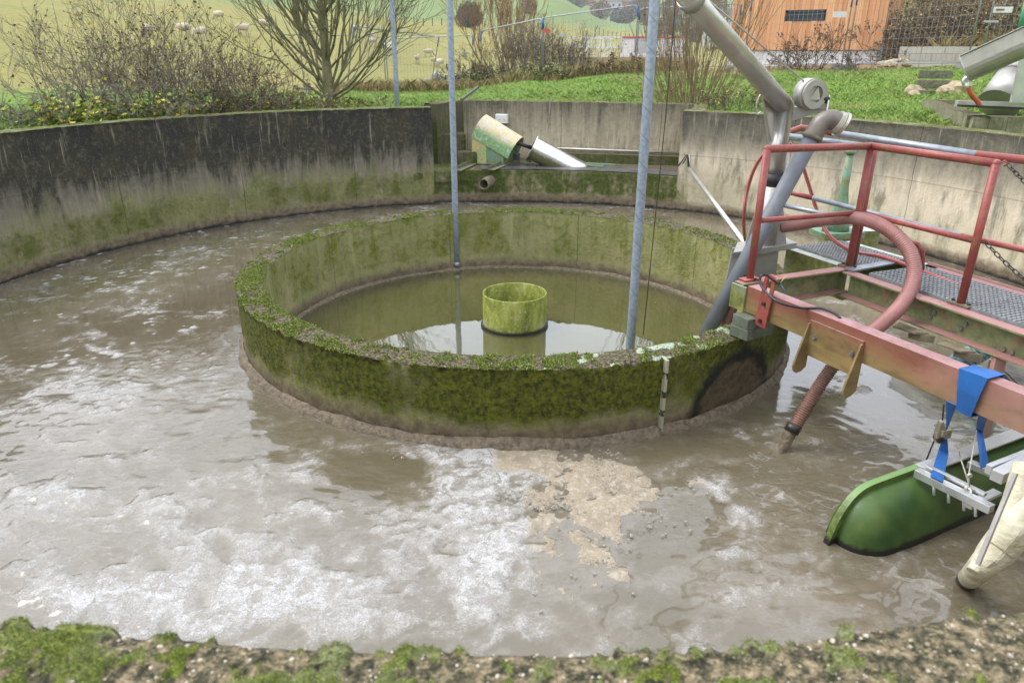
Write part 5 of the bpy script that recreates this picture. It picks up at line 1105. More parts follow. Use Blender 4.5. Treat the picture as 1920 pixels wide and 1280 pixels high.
# --- the big bare tree behind the left wall
b = at_d(606, 15.6); tr_ = empty('bare_tree', b, 'big leafless spreading tree with olive twigs behind the black stained wall', 'tree')
random.seed(5); tk = TW(); cw = TW(); tips = []
for (p_, q_, r0_, r1__) in ((Vector(b) - up_ * .1, Vector(b) + Vector((-.01, 0, .42)), .14, .11), (Vector(b) + Vector((-.01, 0, .42)), Vector(b) + Vector((.0, 0, .95)), .11, .08), (Vector(b) + Vector((0, 0, .95)), Vector(b) + Vector((-.03, 0, 1.9)), .08, .05)): tk.seg(tuple(p_), tuple(q_), r0_, r1__)
mt_ = MB().tube([Vector(b) - up_ * .1, Vector(b) + Vector((-.01, 0, .3)), Vector(b) + Vector((.0, 0, .95)), Vector(b) + Vector((-.03, 0, 1.9)), Vector(b) + Vector((0.0, 0, 2.8))], [.16, .12, .085, .055, .03], 12).build('trunk', M_BARKO, tr_)
for i in range(34):
    a = random.uniform(0, 2 * math.pi); side_ = math.cos(a); el_ = random.uniform(.22, 1.25); z = random.choice((.12, .2, .3, .45, .7, .9, 1.3, 1.7)) 
    d0 = Vector((math.cos(a) * math.cos(el_), math.sin(a) * math.cos(el_) * .8, math.sin(el_)))
    grow(cw, Vector(b) + Vector((0, 0, z)), d0, random.uniform(1.1, 1.75), random.uniform(.022, .042), 3, .07, .08, (3, 4), .40, .70, tips, .0035, 5)
cw.build('crown', M_BARKO, tr_, b); leaves('withered_leaves', random.sample(tips, 60), .06, M_LBROWN, tr_, b)
# --- bramble and hawthorn tangle on the left
def shrub(name, px, d, label, cat, n, H, W, mat, dep=3, leaf=None, nleaf=0, lsz=.05, brown=0, trop=.03, wig=.16, group=None, r0=.010, spread=.55, seed=1, rmin=.0025, base=None, split=(2, 4), Wy=None, bsz=.04, dz=0., sh=.62, fill=0):
    random.seed(seed); rs = np.random.RandomState(seed); b = base or at_d(px, d); b = Vector(b) + Vector((0, 0, dz)); o = empty(name, b, label, cat, group); tw = TW(); tips = []
    for i in range(n):
        ox, oy = random.gauss(0, W * .32), random.gauss(0, (Wy or W * .5) * .32); el_ = random.uniform(.55, 1.45); a = random.uniform(0, 2 * math.pi)
        d0 = Vector((math.cos(a) * math.cos(el_) + ox / W * .6, math.sin(a) * math.cos(el_), math.sin(el_)))
        grow(tw, Vector(b) + Vector((ox, oy, -.05)), d0, H * random.uniform(.35, .6), r0 * random.uniform(.7, 1.3), dep, trop, wig, split, spread, sh, tips, rmin, 4)
    if fill:
        for i in range(int(n * fill)):
            ox, oy = random.gauss(0, W * .33), random.gauss(0, W * .15); d0 = Vector((random.gauss(0, .7), random.gauss(0, .5), random.uniform(.2, 1)))
            grow(tw, Vector(b) + Vector((ox, oy, random.uniform(0, H * .3))), d0, H * random.uniform(.14, .30), r0 * .5, 2, -.02, .28, (3, 4), .8, .7, tips, .0028, 4)
    tw.build('stems', mat, o, b)
    if nleaf:
        P = [random.choice(tips) for _ in range(nleaf)]; P = [(x + random.gauss(0, .04), y + random.gauss(0, .04), z + random.gauss(0, .04)) for x, y, z in P]; P = [q for q in P if q[2] < b.z + H * 1.1]
        leaves('leaves', P, lsz, leaf or M_LGREEN, o, b, rs=rs)
    if brown:
        P = [random.choice(tips) for _ in range(brown)]; leaves('withered_leaves', P, bsz, M_LBROWN, o, b, rs=rs)
    return o
GB = 'brambles and thorn bushes behind the left wall'
shrub('thorn_bush', 60, 11.2, 'brown thorn bush at the left edge behind the low end of the wall', 'bush', 20, .95, 1.7, M_BARKG, 3, None, 120, .05, 320, group=GB, fill=1.3, seed=2, dz=-.15)
shrub('thorn_bush', 185, 12.4, 'tall grey twiggy thorn bush with wispy top left of the brown tangle', 'bush', 30, 1.75, 1.7, M_BARKG, 3, None, 70, .05, 480, group=GB, fill=1.3, seed=3)
shrub('thorn_bush', 275, 12.8, 'tallest dense thorn bush in the middle of the left hand tangle', 'bush', 34, 1.9, 1.8, M_BARKB, 3, None, 130, .055, 840, group=GB, fill=1.3, seed=4)
shrub('thorn_bush', 365, 13.2, 'thorn bush with dark brown withered leaves right of the tallest one', 'bush', 32, 1.5, 1.7, M_BARKB, 3, None, 110, .055, 920, group=GB, fill=1.3, seed=6)
shrub('thorn_bush', 450, 13.6, 'low brown thorn bush between the tangle and the bare tree', 'bush', 26, 1.05, 1.5, M_BARKB, 3, None, 120, .055, 640, group=GB, fill=1.3, seed=8)
shrub('thorn_bush', 530, 14.2, 'small brown bush just left of the foot of the bare tree', 'bush', 18, .7, 1.2, M_BARKB, 3, None, 80, .05, 300, group=GB, fill=1.3, seed=9)
for i, (px, d, n, h_) in enumerate(((70, 11.4, 22, .42), (160, 12.0, 34, .46), (270, 12.7, 34, .46), (380, 13.3, 30, .42), (480, 13.9, 28, .40), (585, 14.6, 26, .34), (665, 15.3, 20, .30))):
    lab = ['low leafy bramble at the far left just over the wall top', 'leafy green and yellow bramble hanging near the wall top under the wispy thorn bush', 'leafy bramble in front of the tallest thorn bush', 'leafy bramble with yellow leaves in front of the brown withered bush', 'green bramble in front of the low brown thorn bush', 'low bramble in front of the bare tree foot', 'small bramble patch right of the bare tree near the pole'][i]
    shrub('bramble', px, d, lab, 'bramble', n, h_, 1.25, M_BARKB, 2, None, 900 if i < 6 else 300, .07, 420, group='leafy brambles along the wall top', seed=20 + i, r0=.007, wig=.2, rmin=.003)
# --- willow fan behind the alcove corner
b = at_d(1300, 15.2); random.seed(31); wl_ = empty('willow_shrub', b, 'leafless willow shrub with tan rods fanning up behind the recess corner', 'shrub'); tw = TW(); tips = []
for i in range(84):
    fx_ = random.uniform(-1, 1); ox = fx_ * .42 + random.gauss(0, .1); oy = random.gauss(0, .2)
    grow(tw, Vector(b) + Vector((ox, oy, -.1)), Vector((fx_ * .62 + random.gauss(0, .09), random.gauss(0, .1), 1)), random.uniform(1.1, 2.0), random.uniform(.006, .012), 2, .10, .045, (2, 3), .22, .60, tips, .0035, 6)
for i in range(34):
    a = random.uniform(0, 6.28); grow(tw, Vector(b) + Vector((math.cos(a) * .5, math.sin(a) * .3, -.05)), Vector((math.cos(a) * 1.2, math.sin(a) * .5, .7)), random.uniform(.4, .8), .006, 2, .05, .1, (2, 3), .35, .6, tips, .003, 4)
tw.build('stems', M_BARKT, wl_, b); leaves('leaves', random.sample(tips, 520), .045, M_LBROWN, wl_, b)  # the small quads at the rod tips are the willow's buds
shrub('weed_clump', 1395, 14.2, 'dark tangle of weeds behind the wall between willow and crane post', 'weeds', 40, .5, 1.1, M_BARKB, 2, None, 160, .05, 380, seed=33, r0=.006)
shrub('weed_clump', 1225, 15.3, 'thin brown twigs at the left foot of the willow shrub', 'weeds', 16, .55, .8, M_BARKT, 2, None, 10, .05, 60, seed=34, r0=.006)
# --- thicket and small tree beyond the bank
shrub('small_tree', 945, 31, 'small leafless rusty orange tree standing behind the mesh fence', 'tree', 9, 3.6, .8, M_BARKR, 4, None, 0, .05, 0, seed=41, r0=.045, trop=.16, wig=.10, spread=.42, rmin=.006, split=(3, 4), sh=.66)
GT = 'brown thicket along the fence'
for i, (px, d, h_, W_) in enumerate(((905, 29, .95, 2.2), (975, 29.5, 1.9, 2.4), (1030, 29.5, 1.9, 2.0), (1065, 30, 1.3, 1.8), (1130, 31.5, 1.3, 1.5))):
    shrub('thicket_bush', px, d, ['low brown thicket bush left of the rusty orange tree', 'brown thicket bush right behind the rusty orange tree', 'tall brown thicket bush behind the rounded fence corner', 'thin brown thicket bush at the left end of the white railing', 'thin brown bush in front of the white railing'][i], 'bush', 44 if i < 3 else 24, h_, W_, M_BARKB if i % 2 == 0 else M_BARKT, 3, None, 60, .09, 240, seed=43 + i, r0=.014, rmin=.0055, group=GT, trop=.12, bsz=.07) if i < 4 else None
# leafy evergreen clump on the bank crest, dock stalks
for i, (px, d) in enumerate(((868, 27), (905, 26.5), (1010, 26), (1040, 25.6))):
    shrub('ivy_clump', px, d, ['green ivy clump at the foot of the double fence post', 'green ivy clump right of the double fence post', 'green ivy clump left of the rounded fence panel foot', 'green ivy clump at the foot of the rounded fence panel'][i], 'ivy', 26, .6, 1.4, M_BARKB, 2, leafmat('ivy_leaves_%d' % i, [(0., (.03, .05, .012)), (.6, (.09, .14, .03)), (1., (.25, .22, .07))]), 900, .09, 120, seed=61 + i, r0=.008, group='ivy clumps on the bank crest', bsz=.08)
for i in range(12):
    px = 1070 + i * 16 + random.uniform(-5, 5); d = 25.3 - i * .08; b = at_d(px, d); random.seed(200 + i); h_ = random.uniform(.35, .95)
    tw = TW(); P = []; top = Vector(b) + Vector((random.gauss(0, .12), 0, h_)); tw.seg(tuple(b), tuple(top), .012, .007)
    for k in range(120): t = random.uniform(.25, 1); q = Vector(b).lerp(top, t); P.append(tuple(q + rv(.05)))
    o = empty('dock_stalk', b, 'dark brown dead dock stalk on the bank in front of the white railing', 'weed', 'dead dock stalks along the bank'); tw.build('stem', M_BARKB, o, b); leaves('leaves', P, .06, M_LBROWN, o, b)  # quads round the stem are the dock's seeds, built with the leaf helper
for i, (px, py_) in enumerate(((1490, 24.4), (1520, 24.6), (1610, 24.6), (1455, 24.8))):
    shrub('weed_clump', px, py_, ['dark dead weed left of the dark weed below the window', 'tall dark dead weed in front of the timber building below the window', 'small dead weed at the right corner of the timber building', 'low dead weed in front of the white plinth near the crane arm'][i], 'weeds', [14, 22, 12, 8][i], [.9, 1.35, .8, .6][i], .9, M_BARKB, 2, None, 0, .05, [120, 220, 90, 60][i], seed=71 + i, r0=.012, rmin=.006, bsz=.08, group='dead weeds in front of the timber building')
# --- bushes on the far hillside and hedges
def crownbush(px, d, W_, H_, label, mat, n=1500, group='bushes on the far hillside', name='hill_bush', dz=0.):
    b = at_d(px, d); b.z += dz; rs = np.random.RandomState(int(px)); o = empty(name, b, label, 'bush', group); u = rs.normal(size=(n, 3)); u /= np.linalg.norm(u, axis=1, keepdims=True); r_ = .55 + .45 * rs.rand(n, 1) ** .5
    lump = .72 + .5 * vn(u[:, 0] * 2.3 + px, u[:, 1] * 2.3 + u[:, 2] * 2, 3)[:, None]; P = u * r_ * lump * np.array([W_ / 2, W_ / 2, H_ / 2]) + np.array([b.x, b.y, b.z + H_ * .48])
    tw = TW(); random.seed(int(px))
    for i in range(16): grow(tw, b, Vector((random.gauss(0, .5), random.gauss(0, .5), 1)), H_ * .4, H_ * .03, 2, .1, .1, (2, 3), .5, .7, None, .02, 3)
    tw.build('trunk', M_BARKB, o, b); leaves('crown', P, W_ * .075, mat, o, b, flat=1., rs=rs); return o
M_HB = leafmat('dull_hedge', [(0., (.045, .045, .035)), (.6, (.10, .09, .06)), (1., (.17, .15, .09))]); M_HR = leafmat('reddish_hedge', [(0., (.10, .07, .045)), (.6, (.20, .14, .08)), (1., (.28, .22, .12))]); M_HG = leafmat('green_hedge', [(0., (.05, .07, .03)), (.6, (.12, .15, .06)), (1., (.2, .22, .09))])
crownbush(877, 150, 5.0, 4.6, 'dark grey rounded bush alone on the green hillside', M_HB, 2600)
crownbush(988, 185, 4.2, 3.6, 'reddish bush near the top of the green hillside', M_HR)
crownbush(1075, 420, 11, 8, 'green bushy clump at the hilltop houses', M_HG); crownbush(1032, 400, 8, 6, 'low green bush at the left end of the hilltop houses', M_HG)
for i, (px, d, W_, H_) in enumerate(((1118, 330, 9, 8), (1160, 360, 12, 7), (1205, 350, 10, 9), (1250, 300, 9, 9), (1290, 280, 10, 9), (1335, 200, 8, 7), (1195, 440, 16, 11), (1255, 430, 18, 12), (1320, 420, 18, 12), (1230, 240, 6, 6))):
    crownbush(px, d, W_, H_, ['reddish tree right of the green slope edge', 'grey bushy tree below the far houses', 'grey tree in the far hedge left of the thick pole', 'grey tree in the far hedge behind the thick pole', 'grey tree in the far hedge behind the willow', 'dark bush beyond the white box', 'wide far hedge tree on the skyline left of the thick pole', 'wide far hedge tree on the skyline behind the thick pole', 'wide far hedge tree on the skyline behind the willow', 'brown bush in the valley behind the willow'][i], M_HR if i in (0, 9) else M_HB, 1400)
for i, (px, d, W_) in enumerate(((575, 175, 10), (640, 180, 9), (700, 185, 8), (525, 170, 9), (470, 165, 8))):
    crownbush(px, d, W_, 2.6, ['hedge bush above the big bare tree, left of its middle', 'hedge bush above the big bare tree, right of its middle', 'rightmost hedge bush on the upper left field', 'hedge bush on the upper field left of the bare tree crown', 'leftmost hedge bush on the upper field'][i], M_HG, 900, 'hedge bushes on the upper field')
# scrub on the embankment right of the timber building
M_SCR = leafmat('dry_scrub', [(0., (.09, .06, .04)), (.4, (.22, .16, .09)), (.75, (.38, .30, .15)), (1., (.24, .25, .07))])
GE = 'dry scrub on the embankment'
for i, (px, d, W_, H_) in enumerate(((1690, 31, 3.2, 2.4), (1745, 33, 3.4, 2.6), (1800, 31, 3.2, 2.2), (1850, 33, 3.4, 2.6), (1905, 31, 3.2, 2.4), (1715, 37, 4, 3), (1790, 38, 4, 3), (1870, 38, 4.4, 3), (1670, 40, 4, 3.4))):
    shrub('scrub_bush', px, d, ['dark brown scrub bush beside the right corner of the timber building', 'brown scrub bush above the left part of the block wall', 'straw coloured scrub above the middle of the block wall', 'straw scrub bush behind the leaning fence panel', 'straw scrub bush behind the green posts', 'upper brown scrub bush left on the embankment', 'upper brown scrub bush in the middle of the embankment', 'upper brown scrub bush right on the embankment', 'highest scrub bush behind the timber building corner'][i], 'scrub', 46, H_ * .8, W_, M_BARKT if i % 2 else M_BARKB, 2, M_SCR, 1700, .08, 500, seed=81 + i, r0=.014, rmin=.007, group=GE, bsz=.1)
# --- sheep
M_WOOL = mat_simple('sheep_wool', (.50, .44, .32), .95, 0, .2, 12, .4); M_FACE = mat_simple('sheep_face', (.55, .48, .38), .8, 0, .2, 9); M_MARK = mat_simple('red_marking', (.50, .16, .10), .9)
def sheep(px, py, d, yaw, label, graze=True, mark=False):
    v = ray(px, py); v = Vector((0, 0, CAMH)) + v * (d / math.hypot(v.x, v.y)); zg = gzf(v.x, v.y); b = Vector((v.x, v.y, zg))
    o = empty('sheep', b, label, 'sheep', 'sheep grazing on the field'); Rm = Matrix.Rotation(yaw, 3, 'Z'); L = lambda x, y, z: b + Rm @ Vector((x, y, z)) * 1.12
    m = MB(); path = [L(-.55, 0, .62), L(-.5, 0, .64), L(-.3, 0, .66), L(0, 0, .64), L(.3, 0, .67), L(.45, 0, .70), L(.56, 0, .66)]; m.tube(path, [.10, .22, .28, .30, .27, .20, .13], 12)
    hz = .22 if graze else .86; hx = .72 if graze else .70; m.tube([L(.46, 0, .68), L(.58, 0, (hz + .68) / 2 + .05), L(hx, 0, hz + .05)], [.15, .11, .08], 8)
    for x in (-.38, .34):
        for y in (-.13, .13): m.tube([L(x, y, .48), L(x + .01, y, .25), L(x, y, -.05)], [.075, .045, .035], 6)
    m.build('body', M_WOOL, o)
    h = MB().tube([L(hx - .02, 0, hz + .07), L(hx + .06, 0, hz), L(hx + (.10 if graze else .20), 0, hz - (.12 if graze else .04))], [.085, .075, .045], 8).build('head', M_FACE, o)
    for s_ in (-1, 1): MB().tube([L(hx, .07 * s_, hz + .07), L(hx - .02, .17 * s_, hz + .06)], [.03, .012], 6).build('ear', M_FACE, o)
    if mark: MB().tube([L(-.46, 0, .80), L(-.40, 0, .90), L(-.22, 0, .95)], [.08, .10, .06], 8).build('red_mark', M_MARK, o)
for i, (px, py, d, yw, mk, lab) in enumerate(((272, 62, 66, 2.6, 0, 'sheep seen through the tallest thorn bush, leftmost on the field'), (340, 56, 68, 2.9, 0, 'sheep right above the tallest thorn bush'), (374, 82, 66, 2.8, 0, 'sheep lower right of the tallest thorn bush'), (405, 30, 84, 2.7, 0, 'sheep highest on the field at the left twigs of the bare tree'),
        (492, 54, 80, .4, 0, 'sheep seen through the left branches of the bare tree'), (455, 85, 74, 1.0, 0, 'sheep behind the low left branches of the bare tree'), (503, 82, 80, 2.4, 0, 'sheep left of the bare tree trunk, lower one'), (666, 88, 96, .2, 0, 'sheep just right of the bare tree twigs near the fence'),
        (698, 101, 96, 1.5, 0, 'sheep facing away above the row left of the first pole'), (735, 98, 100, 1.5, 0, 'sheep partly hidden behind the thin left pole, upper one'), (727, 116, 92, .1, 0, 'sheep standing left beside the thin left pole'), (697, 126, 90, 2.9, 0, 'lowest sheep left of the first fence post'), (733, 131, 90, .9, 0, 'lowest sheep beside the thin left pole'),
        (779, 131, 90, 1.55, 1, 'sheep with red mark facing away right of the thin left pole'), (799, 105, 104, .3, 1, 'sheep with red mark higher up between the two thin poles'), (811, 131, 90, 1.2, 1, 'sheep with red mark beside the grey heap'), (822, 137, 88, 2.2, 0, 'sheep just right of the red marked pair by the grey heap'))):
    sheep(px, py, d, yw, lab, i % 4 != 1, bool(mk))
# grey heap behind the fence
b = at_d(838, 40); m = MB(); random.seed(3)
for k in range(26): m.ball((b.x + random.gauss(0, .5), b.y + random.gauss(0, .3), b.z + abs(random.gauss(0, .30)) + .1), random.uniform(.18, .34), .8, 7, 5, False, .25)
tag(m.build('rubble_heap', mat_simple('grey_rubble', (.30, .30, .28), .9, 0, .3, 3, .3), org=b), 'pale grey heap of rubble behind the mesh fence by the sheep', 'rubble heap')
# field fence along the hedge line
ff_ = empty('field_fence', at_d(740, 140), 'old post and wire fence across the upper field', 'fence'); prev = None
for k in range(16):
    b = at_d(605 + k * 17, 128 + k * 1.2); MB().box((b.x, b.y, b.z + .55), (.16, .16, 1.3)).build('post', M_BARKB, ff_)
    if prev is not None:
        for h_ in (.5, 1.0): MB().bar(prev + up_ * h_, b + up_ * h_, .02, .02).build('wire', M_BARKG, ff_)
    prev = b
ff_ = empty('valley_fence', at_d(1270, 200), 'post fence crossing the green valley slope behind the white railing', 'fence'); prev = None
for k in range(22):
    b = at_d(1110 + k * 8, 190 - k * 1.5); MB().box((b.x, b.y, b.z + .7), (.18, .18, 1.7)).build('post', M_BARKG, ff_)
# --- grass blades on the bank (stuff)
M_GRASS = leafmat('grass_blades', [(0., (.08, .15, .02)), (.4, (.19, .31, .05)), (.75, (.33, .44, .13)), (.93, (.38, .42, .14)), (1., (.32, .24, .10))], .5)
def blades(name, label, N, sampler, h, w_, mat, seed=1, lean=.5):
    rs = np.random.RandomState(seed); x, y = sampler(rs, N); r_ = np.hypot(x, y - D); k = (r_ > R2 + T2 + .05) & ~inpoly(x, y, [Vector((-1.72, 12.4)), Vector((-1.70, 14.1)), Vector((-1.2, 15.0)), Vector((3.5, 14.1)), Vector((3.1, 12.0))]); x, y = x[k], y[k]
    z = gz(x, y) - .02; n = len(x); hh = h * (.5 + rs.rand(n)) * (.35 + 1.3 * fbm(x * 1.1, y * 1.1, 3, 5)); a = rs.rand(n) * 6.283; lx, ly = rs.normal(size=n) * lean * hh, rs.normal(size=n) * lean * hh
    P = np.stack([x, y, z], 1); wv_ = np.stack([np.cos(a), np.sin(a), a * 0], 1) * w_ * (.6 + .8 * rs.rand(n))[:, None]; m1_ = P + np.stack([lx * .35, ly * .35, hh * .6], 1); t_ = P + np.stack([lx, ly, hh], 1)
    V = np.stack([P - wv_ / 2, P + wv_ / 2, m1_ + wv_ * .35, t_, m1_ - wv_ * .35], 1).reshape(-1, 3); F = np.arange(n * 5).reshape(-1, 5)
    tone = np.clip(.25 + .5 * fbm(x * 1.4, y * 1.4, 4, 8) + rs.normal(size=n) * .14, 0, .92); tone = np.where(rs.rand(n) < .05 + .25 * (fbm(x * .9, y * .9, 3, 9) > .58), .96, tone)
    o = rawmesh(name, V, F, mat, None, np.repeat(tone, 5)); return tag(o, label, None, None, 'stuff')
def samp(px0, px1, d0, d1):
    def f(rs, N):
        px = rs.uniform(px0, px1, N); d = d0 + (d1 - d0) * rs.rand(N) ** 1.2; t = np.arctan2((px - 960) / FPX / .927, 1.); return np.sin(t) * d, np.cos(t) * d
    return f
blades('grass', 'short bright green grass on the bank behind the tank', 170000, samp(640, 1960, 9, 25.5), .062, .010, M_GRASS, 1, .8)
blades('left_grass', 'rough grass and weeds behind the left wall', 26000, samp(-60, 760, 9.5, 17), .14, .012, M_GRASS, 2, .9)
M_DRY = leafmat('dry_grass', [(0., (.13, .09, .04)), (.4, (.30, .23, .10)), (.8, (.42, .34, .16)), (1., (.2, .25, .05))], .7)
blades('dry_grass', 'dry straw coloured grass along the bank crest and embankment', 12000, samp(640, 1250, 25.2, 28.5), .28, .03, M_DRY, 3, .5)
blades('embankment_grass', 'dry grass and weeds on the embankment right of the timber building', 26000, samp(1640, 2000, 28, 42), .5, .05, M_DRY, 4, .6)

# ================================================================ moss fronds and pebbles on the rims
M_FRND = leafmat('moss_fronds', [(0., (.03, .05, .008)), (.35, (.085, .12, .015)), (.7, (.19, .24, .03)), (1., (.36, .40, .10))], .8)
def fronds(name, arr, N, size, parent, seed, thr=.35, up=.004):
    x, y, z, m_ = arr; rs = np.random.RandomState(seed); w_ = np.clip(m_ - thr, 0, 1); k = rs.choice(len(x), N, p=w_ / w_.sum()); j = size * .8
    P = np.stack([x[k] + rs.normal(size=N) * j, y[k] + rs.normal(size=N) * j, z[k] + up * (.3 + rs.rand(N))], 1); return leaves(name, P, size, M_FRND, parent, (0, 0, 0), flat=1.1, rs=rs, asp=.5)
o = fronds('moss', RR_, 60000, .012, ring, 1); o['kind'] = 'stuff'
o = fronds('moss', NR, 70000, .0030, wall, 2, .22, .002); o['kind'] = 'stuff'
rs = np.random.RandomState(5); m = MB(); random.seed(6); k = rs.choice(len(NR[0]), 620)
for i in k:
    if NR[3][i] > .45: continue
    m.ball((NR[0][i], NR[1][i], NR[2][i] + .0005), random.choice((.0016, .002, .0026, .0034, .0045)) * random.uniform(.8, 1.3), .6, 7, 5, True, .15)
g = G('pale_pebbles', .6); g.set('Base Color', g.mix(g.mr(g.noise(g.pos(), 140, 2), .4, .6), (.50, .46, .38), (.22, .16, .10))); o = m.build('gravel', g.m, wall); o['kind'] = 'stuff'
# ================================================================ mesh fence panels
M_WHT = mat_simple('white_paint', (.72, .72, .73), .5, 0, .08, 5)
def gpt(px, d): return at_d(px, d)
def panel(pa, pb, da, db_, Ht, label, lean=0., za=None, rounded=True, mesh=True, blue=True):
    A0 = at_d(pa, da); B0 = at_d(pb, db_); z0 = min(A0.z, B0.z); A0.z += .02; B0.z += .02
    if za: A0.z, B0.z = za
    o = empty('mesh_fence', A0, label, 'fence', 'galvanised mesh fence panels'); d = (B0 - A0); L = d.length; nl = Vector((-d.y, d.x, 0)).normalized() * lean; U_ = up_ * Ht + nl; dn_ = d / L; r = .020
    cr_ = .16 if rounded else .02; P = [A0]
    for k in range(5): t = math.pi / 2 * k / 4; P.append(A0 + U_ * ((Ht - cr_ + cr_ * math.sin(t)) / Ht) + dn_ * (cr_ - cr_ * math.cos(t)))
    for k in range(5): t = math.pi / 2 * (1 - k / 4); P.append(B0 + U_ * ((Ht - cr_ + cr_ * math.sin(t)) / Ht) - dn_ * (cr_ - cr_ * math.cos(t)))
    P.append(B0); MB().tube(P, r, 8).build('frame', M_GALV, o); MB().tube([A0 + up_ * .12, B0 + up_ * .12], .016, 6).build('bottom_bar', M_GALV, o)
    if mesh:
        m = MB(); nv = int(L / .13)
        for k in range(1, nv): q = A0 + d * (k / nv); m.bar(q + up_ * .14, q + U_ * .985, .006, .006, up=(0, 1, 0))
        for k in range(1, 8): q = A0 + U_ * (k / 8); m.bar(q, q + d, .006, .006)
        m.build('wire_mesh', M_GALV, o)
    if blue:
        for q in (A0, B0): MB().tube([q + U_ * .82, q + U_ * .99], r + .006, 8).build('coupler', M_BLUE if blue is True else M_GALV, o)
    foot = mat_simple('grey_foot', (.25, .25, .25), .8)
    for q in (A0, B0): MB().box(q + Vector((0, 0, .03)), (.6, .22, .13), .4).build('foot_block', foot, o)
    return o
panel(560, 720, 30, 31, 2.0, 'mesh fence panel partly behind the bare tree twigs', 0.)
panel(716, 883, 31, 30, 1.95, 'mesh fence panel between the thin left pole and the double post', 0.)
panel(800, 640, 32.5, 27, 2.1, 'leaning mesh fence panel crossing behind the second thin pole', .5, mesh=False)
panel(898, 1012, 30, 27.5, 2.05, 'mesh fence panel behind the rusty orange tree')
panel(1014, 1187, 27.2, 26.4, 2.05, 'mesh fence panel with rounded corners in front of the white railing')
panel(1190, 1376, 27, 26.5, 2.0, 'mesh fence panel behind the willow shrub')
panel(1394, 1577, 25.6, 25.4, 2.05, 'mesh fence panel in front of the timber building window')
panel(1586, 1812, 25.2, 24.4, 2.1, 'mesh fence panel right of the timber building corner')
panel(1836, 2060, 23.8, 24, 2.05, 'mesh fence panel behind the silver screw conveyor')
def sign(px, py, d, w_, h_, mat, label):
    v = ray(px, py); c = Vector((0, 0, CAMH)) + v * (d / math.hypot(v.x, v.y)); o = MB().box(c, (w_, .012, h_), random.uniform(-.2, .2)).build('fence_sign', mat, org=c); return tag(o, label, 'sign', 'small signs on the mesh fence')
sign(1020, 58, 27.0, .26, .13, mat_simple('red_sign', (.62, .12, .10), .5), 'small red sign on the rounded corner fence panel'); sign(1051, 66, 27.0, .28, .07, mat_simple('blue_white_sign', (.50, .58, .70), .5), 'small pale blue sign on the rounded corner fence panel')
sign(868, 101, 30., .28, .07, mat_simple('blue_sign', (.32, .45, .60), .5), 'small blue sign on the fence panel left of the double post')
sign(1570, 23, 25.2, .42, .16, M_WHT, 'white sign on the fence panel in front of the timber building'); sign(1854, 34, 23.6, .40, .05, mat_simple('grey_sign', (.5, .52, .56), .5), 'thin grey plate on the fence panel at the upper right')
sg = sign(1876, 12, 23.6, .44, .14, M_WHT, 'white sign with brown rim and lettering on the fence at the upper right')
v_ = ORG[sg]; MB().box(v_ + Vector((0, -.009, 0)), (.36, .006, .045)).build('lettering', mat_simple('brown_print', (.28, .14, .12), .5), sg)

# ================================================================ timber building
hb0 = at_d(1362, 31.5); zb_ = 1.9; A0 = Vector((hb0.x, hb0.y, zb_)); hb1 = at_d(1640, 30.5); B0 = Vector((hb1.x, hb1.y, zb_)); hd = (B0 - A0).normalized(); hn = Vector((hd.y, -hd.x, 0)); Lh = (B0 - A0).length
house = empty('timber_building', A0, 'building clad in upright orange timber boards above a white plinth', 'building'); zc_ = 2.62
MB().prism([A0 - up_ * .8, B0 - up_ * .8, B0 - hn * 6 - up_ * .8, A0 - hn * 6 - up_ * .8], (0, 0, zc_ - zb_ + .8)).build('plinth', M_WHT, house)
I0, I1 = A0 + up_ * (zc_ - zb_ + .002) + hn * .05, B0 + up_ * (zc_ - zb_ + .002) + hn * .05; MB().prism([I0 - hn * .1, I1 - hn * .1, I1 - hn * 6, I0 - hn * 6], (0, 0, 4.6)).build('wall_core', M_BARKB, house)
g = G('orange_larch_boards', .7); p = g.obj(); q_ = g.at('tone'); n1 = g.noise(g.sc(p, 14, 14, .7), 1., 5, .65)
g.set('Base Color', g.mix(g.mr(n1, .3, .7, 0, .5), g.ramp(q_, [(0., (.58, .26, .11)), (.4, (.70, .35, .16)), (.75, (.78, .44, .22)), (1., (.62, .31, .14))]), (.46, .21, .09))); M_LARCH = g.m
m = MB(); tones = []; x = 0.; rnd = random.Random(4)
win = (aty(1473, 16, 31), aty(1541, 35, 31))
def hx(px): v = ray(px, 25); t = (A0 + hn * .05).dot(hn) / v.dot(hn) if abs(v.dot(hn)) > 1e-6 else 30; P = v * t; return (P - A0).dot(hd)
wx0, wx1 = hx(1473), hx(1541); wy_ = (A0 + hd * ((wx0 + wx1) / 2)).y; zt0, zt1 = aty(1506, 36, wy_).z, aty(1506, 15, wy_).z
while x < Lh:
    w_ = rnd.choice((.12, .14, .16)); tn = rnd.random(); pr_ = .02 + .018 * (rnd.random() < .5); segs = [(zc_ + .02, 7.2)]
    if x + w_ > wx0 and x < wx1: segs = [(zc_ + .02, zt0), (zt1, 7.2)]
    for z0_, z1_ in segs:
        c = A0 + hd * (x + w_ / 2) + hn * (.05 + pr_ / 2); m.box((c.x, c.y, (z0_ + z1_) / 2), (w_ - .006, pr_, z1_ - z0_), math.atan2(hd.y, hd.x)); tones += [tn] * 8
    x += w_
ob = m.build('cladding', M_LARCH, house); at_ = ob.data.attributes.new('tone', 'FLOAT', 'POINT'); at_.data.foreach_set('value', tones)
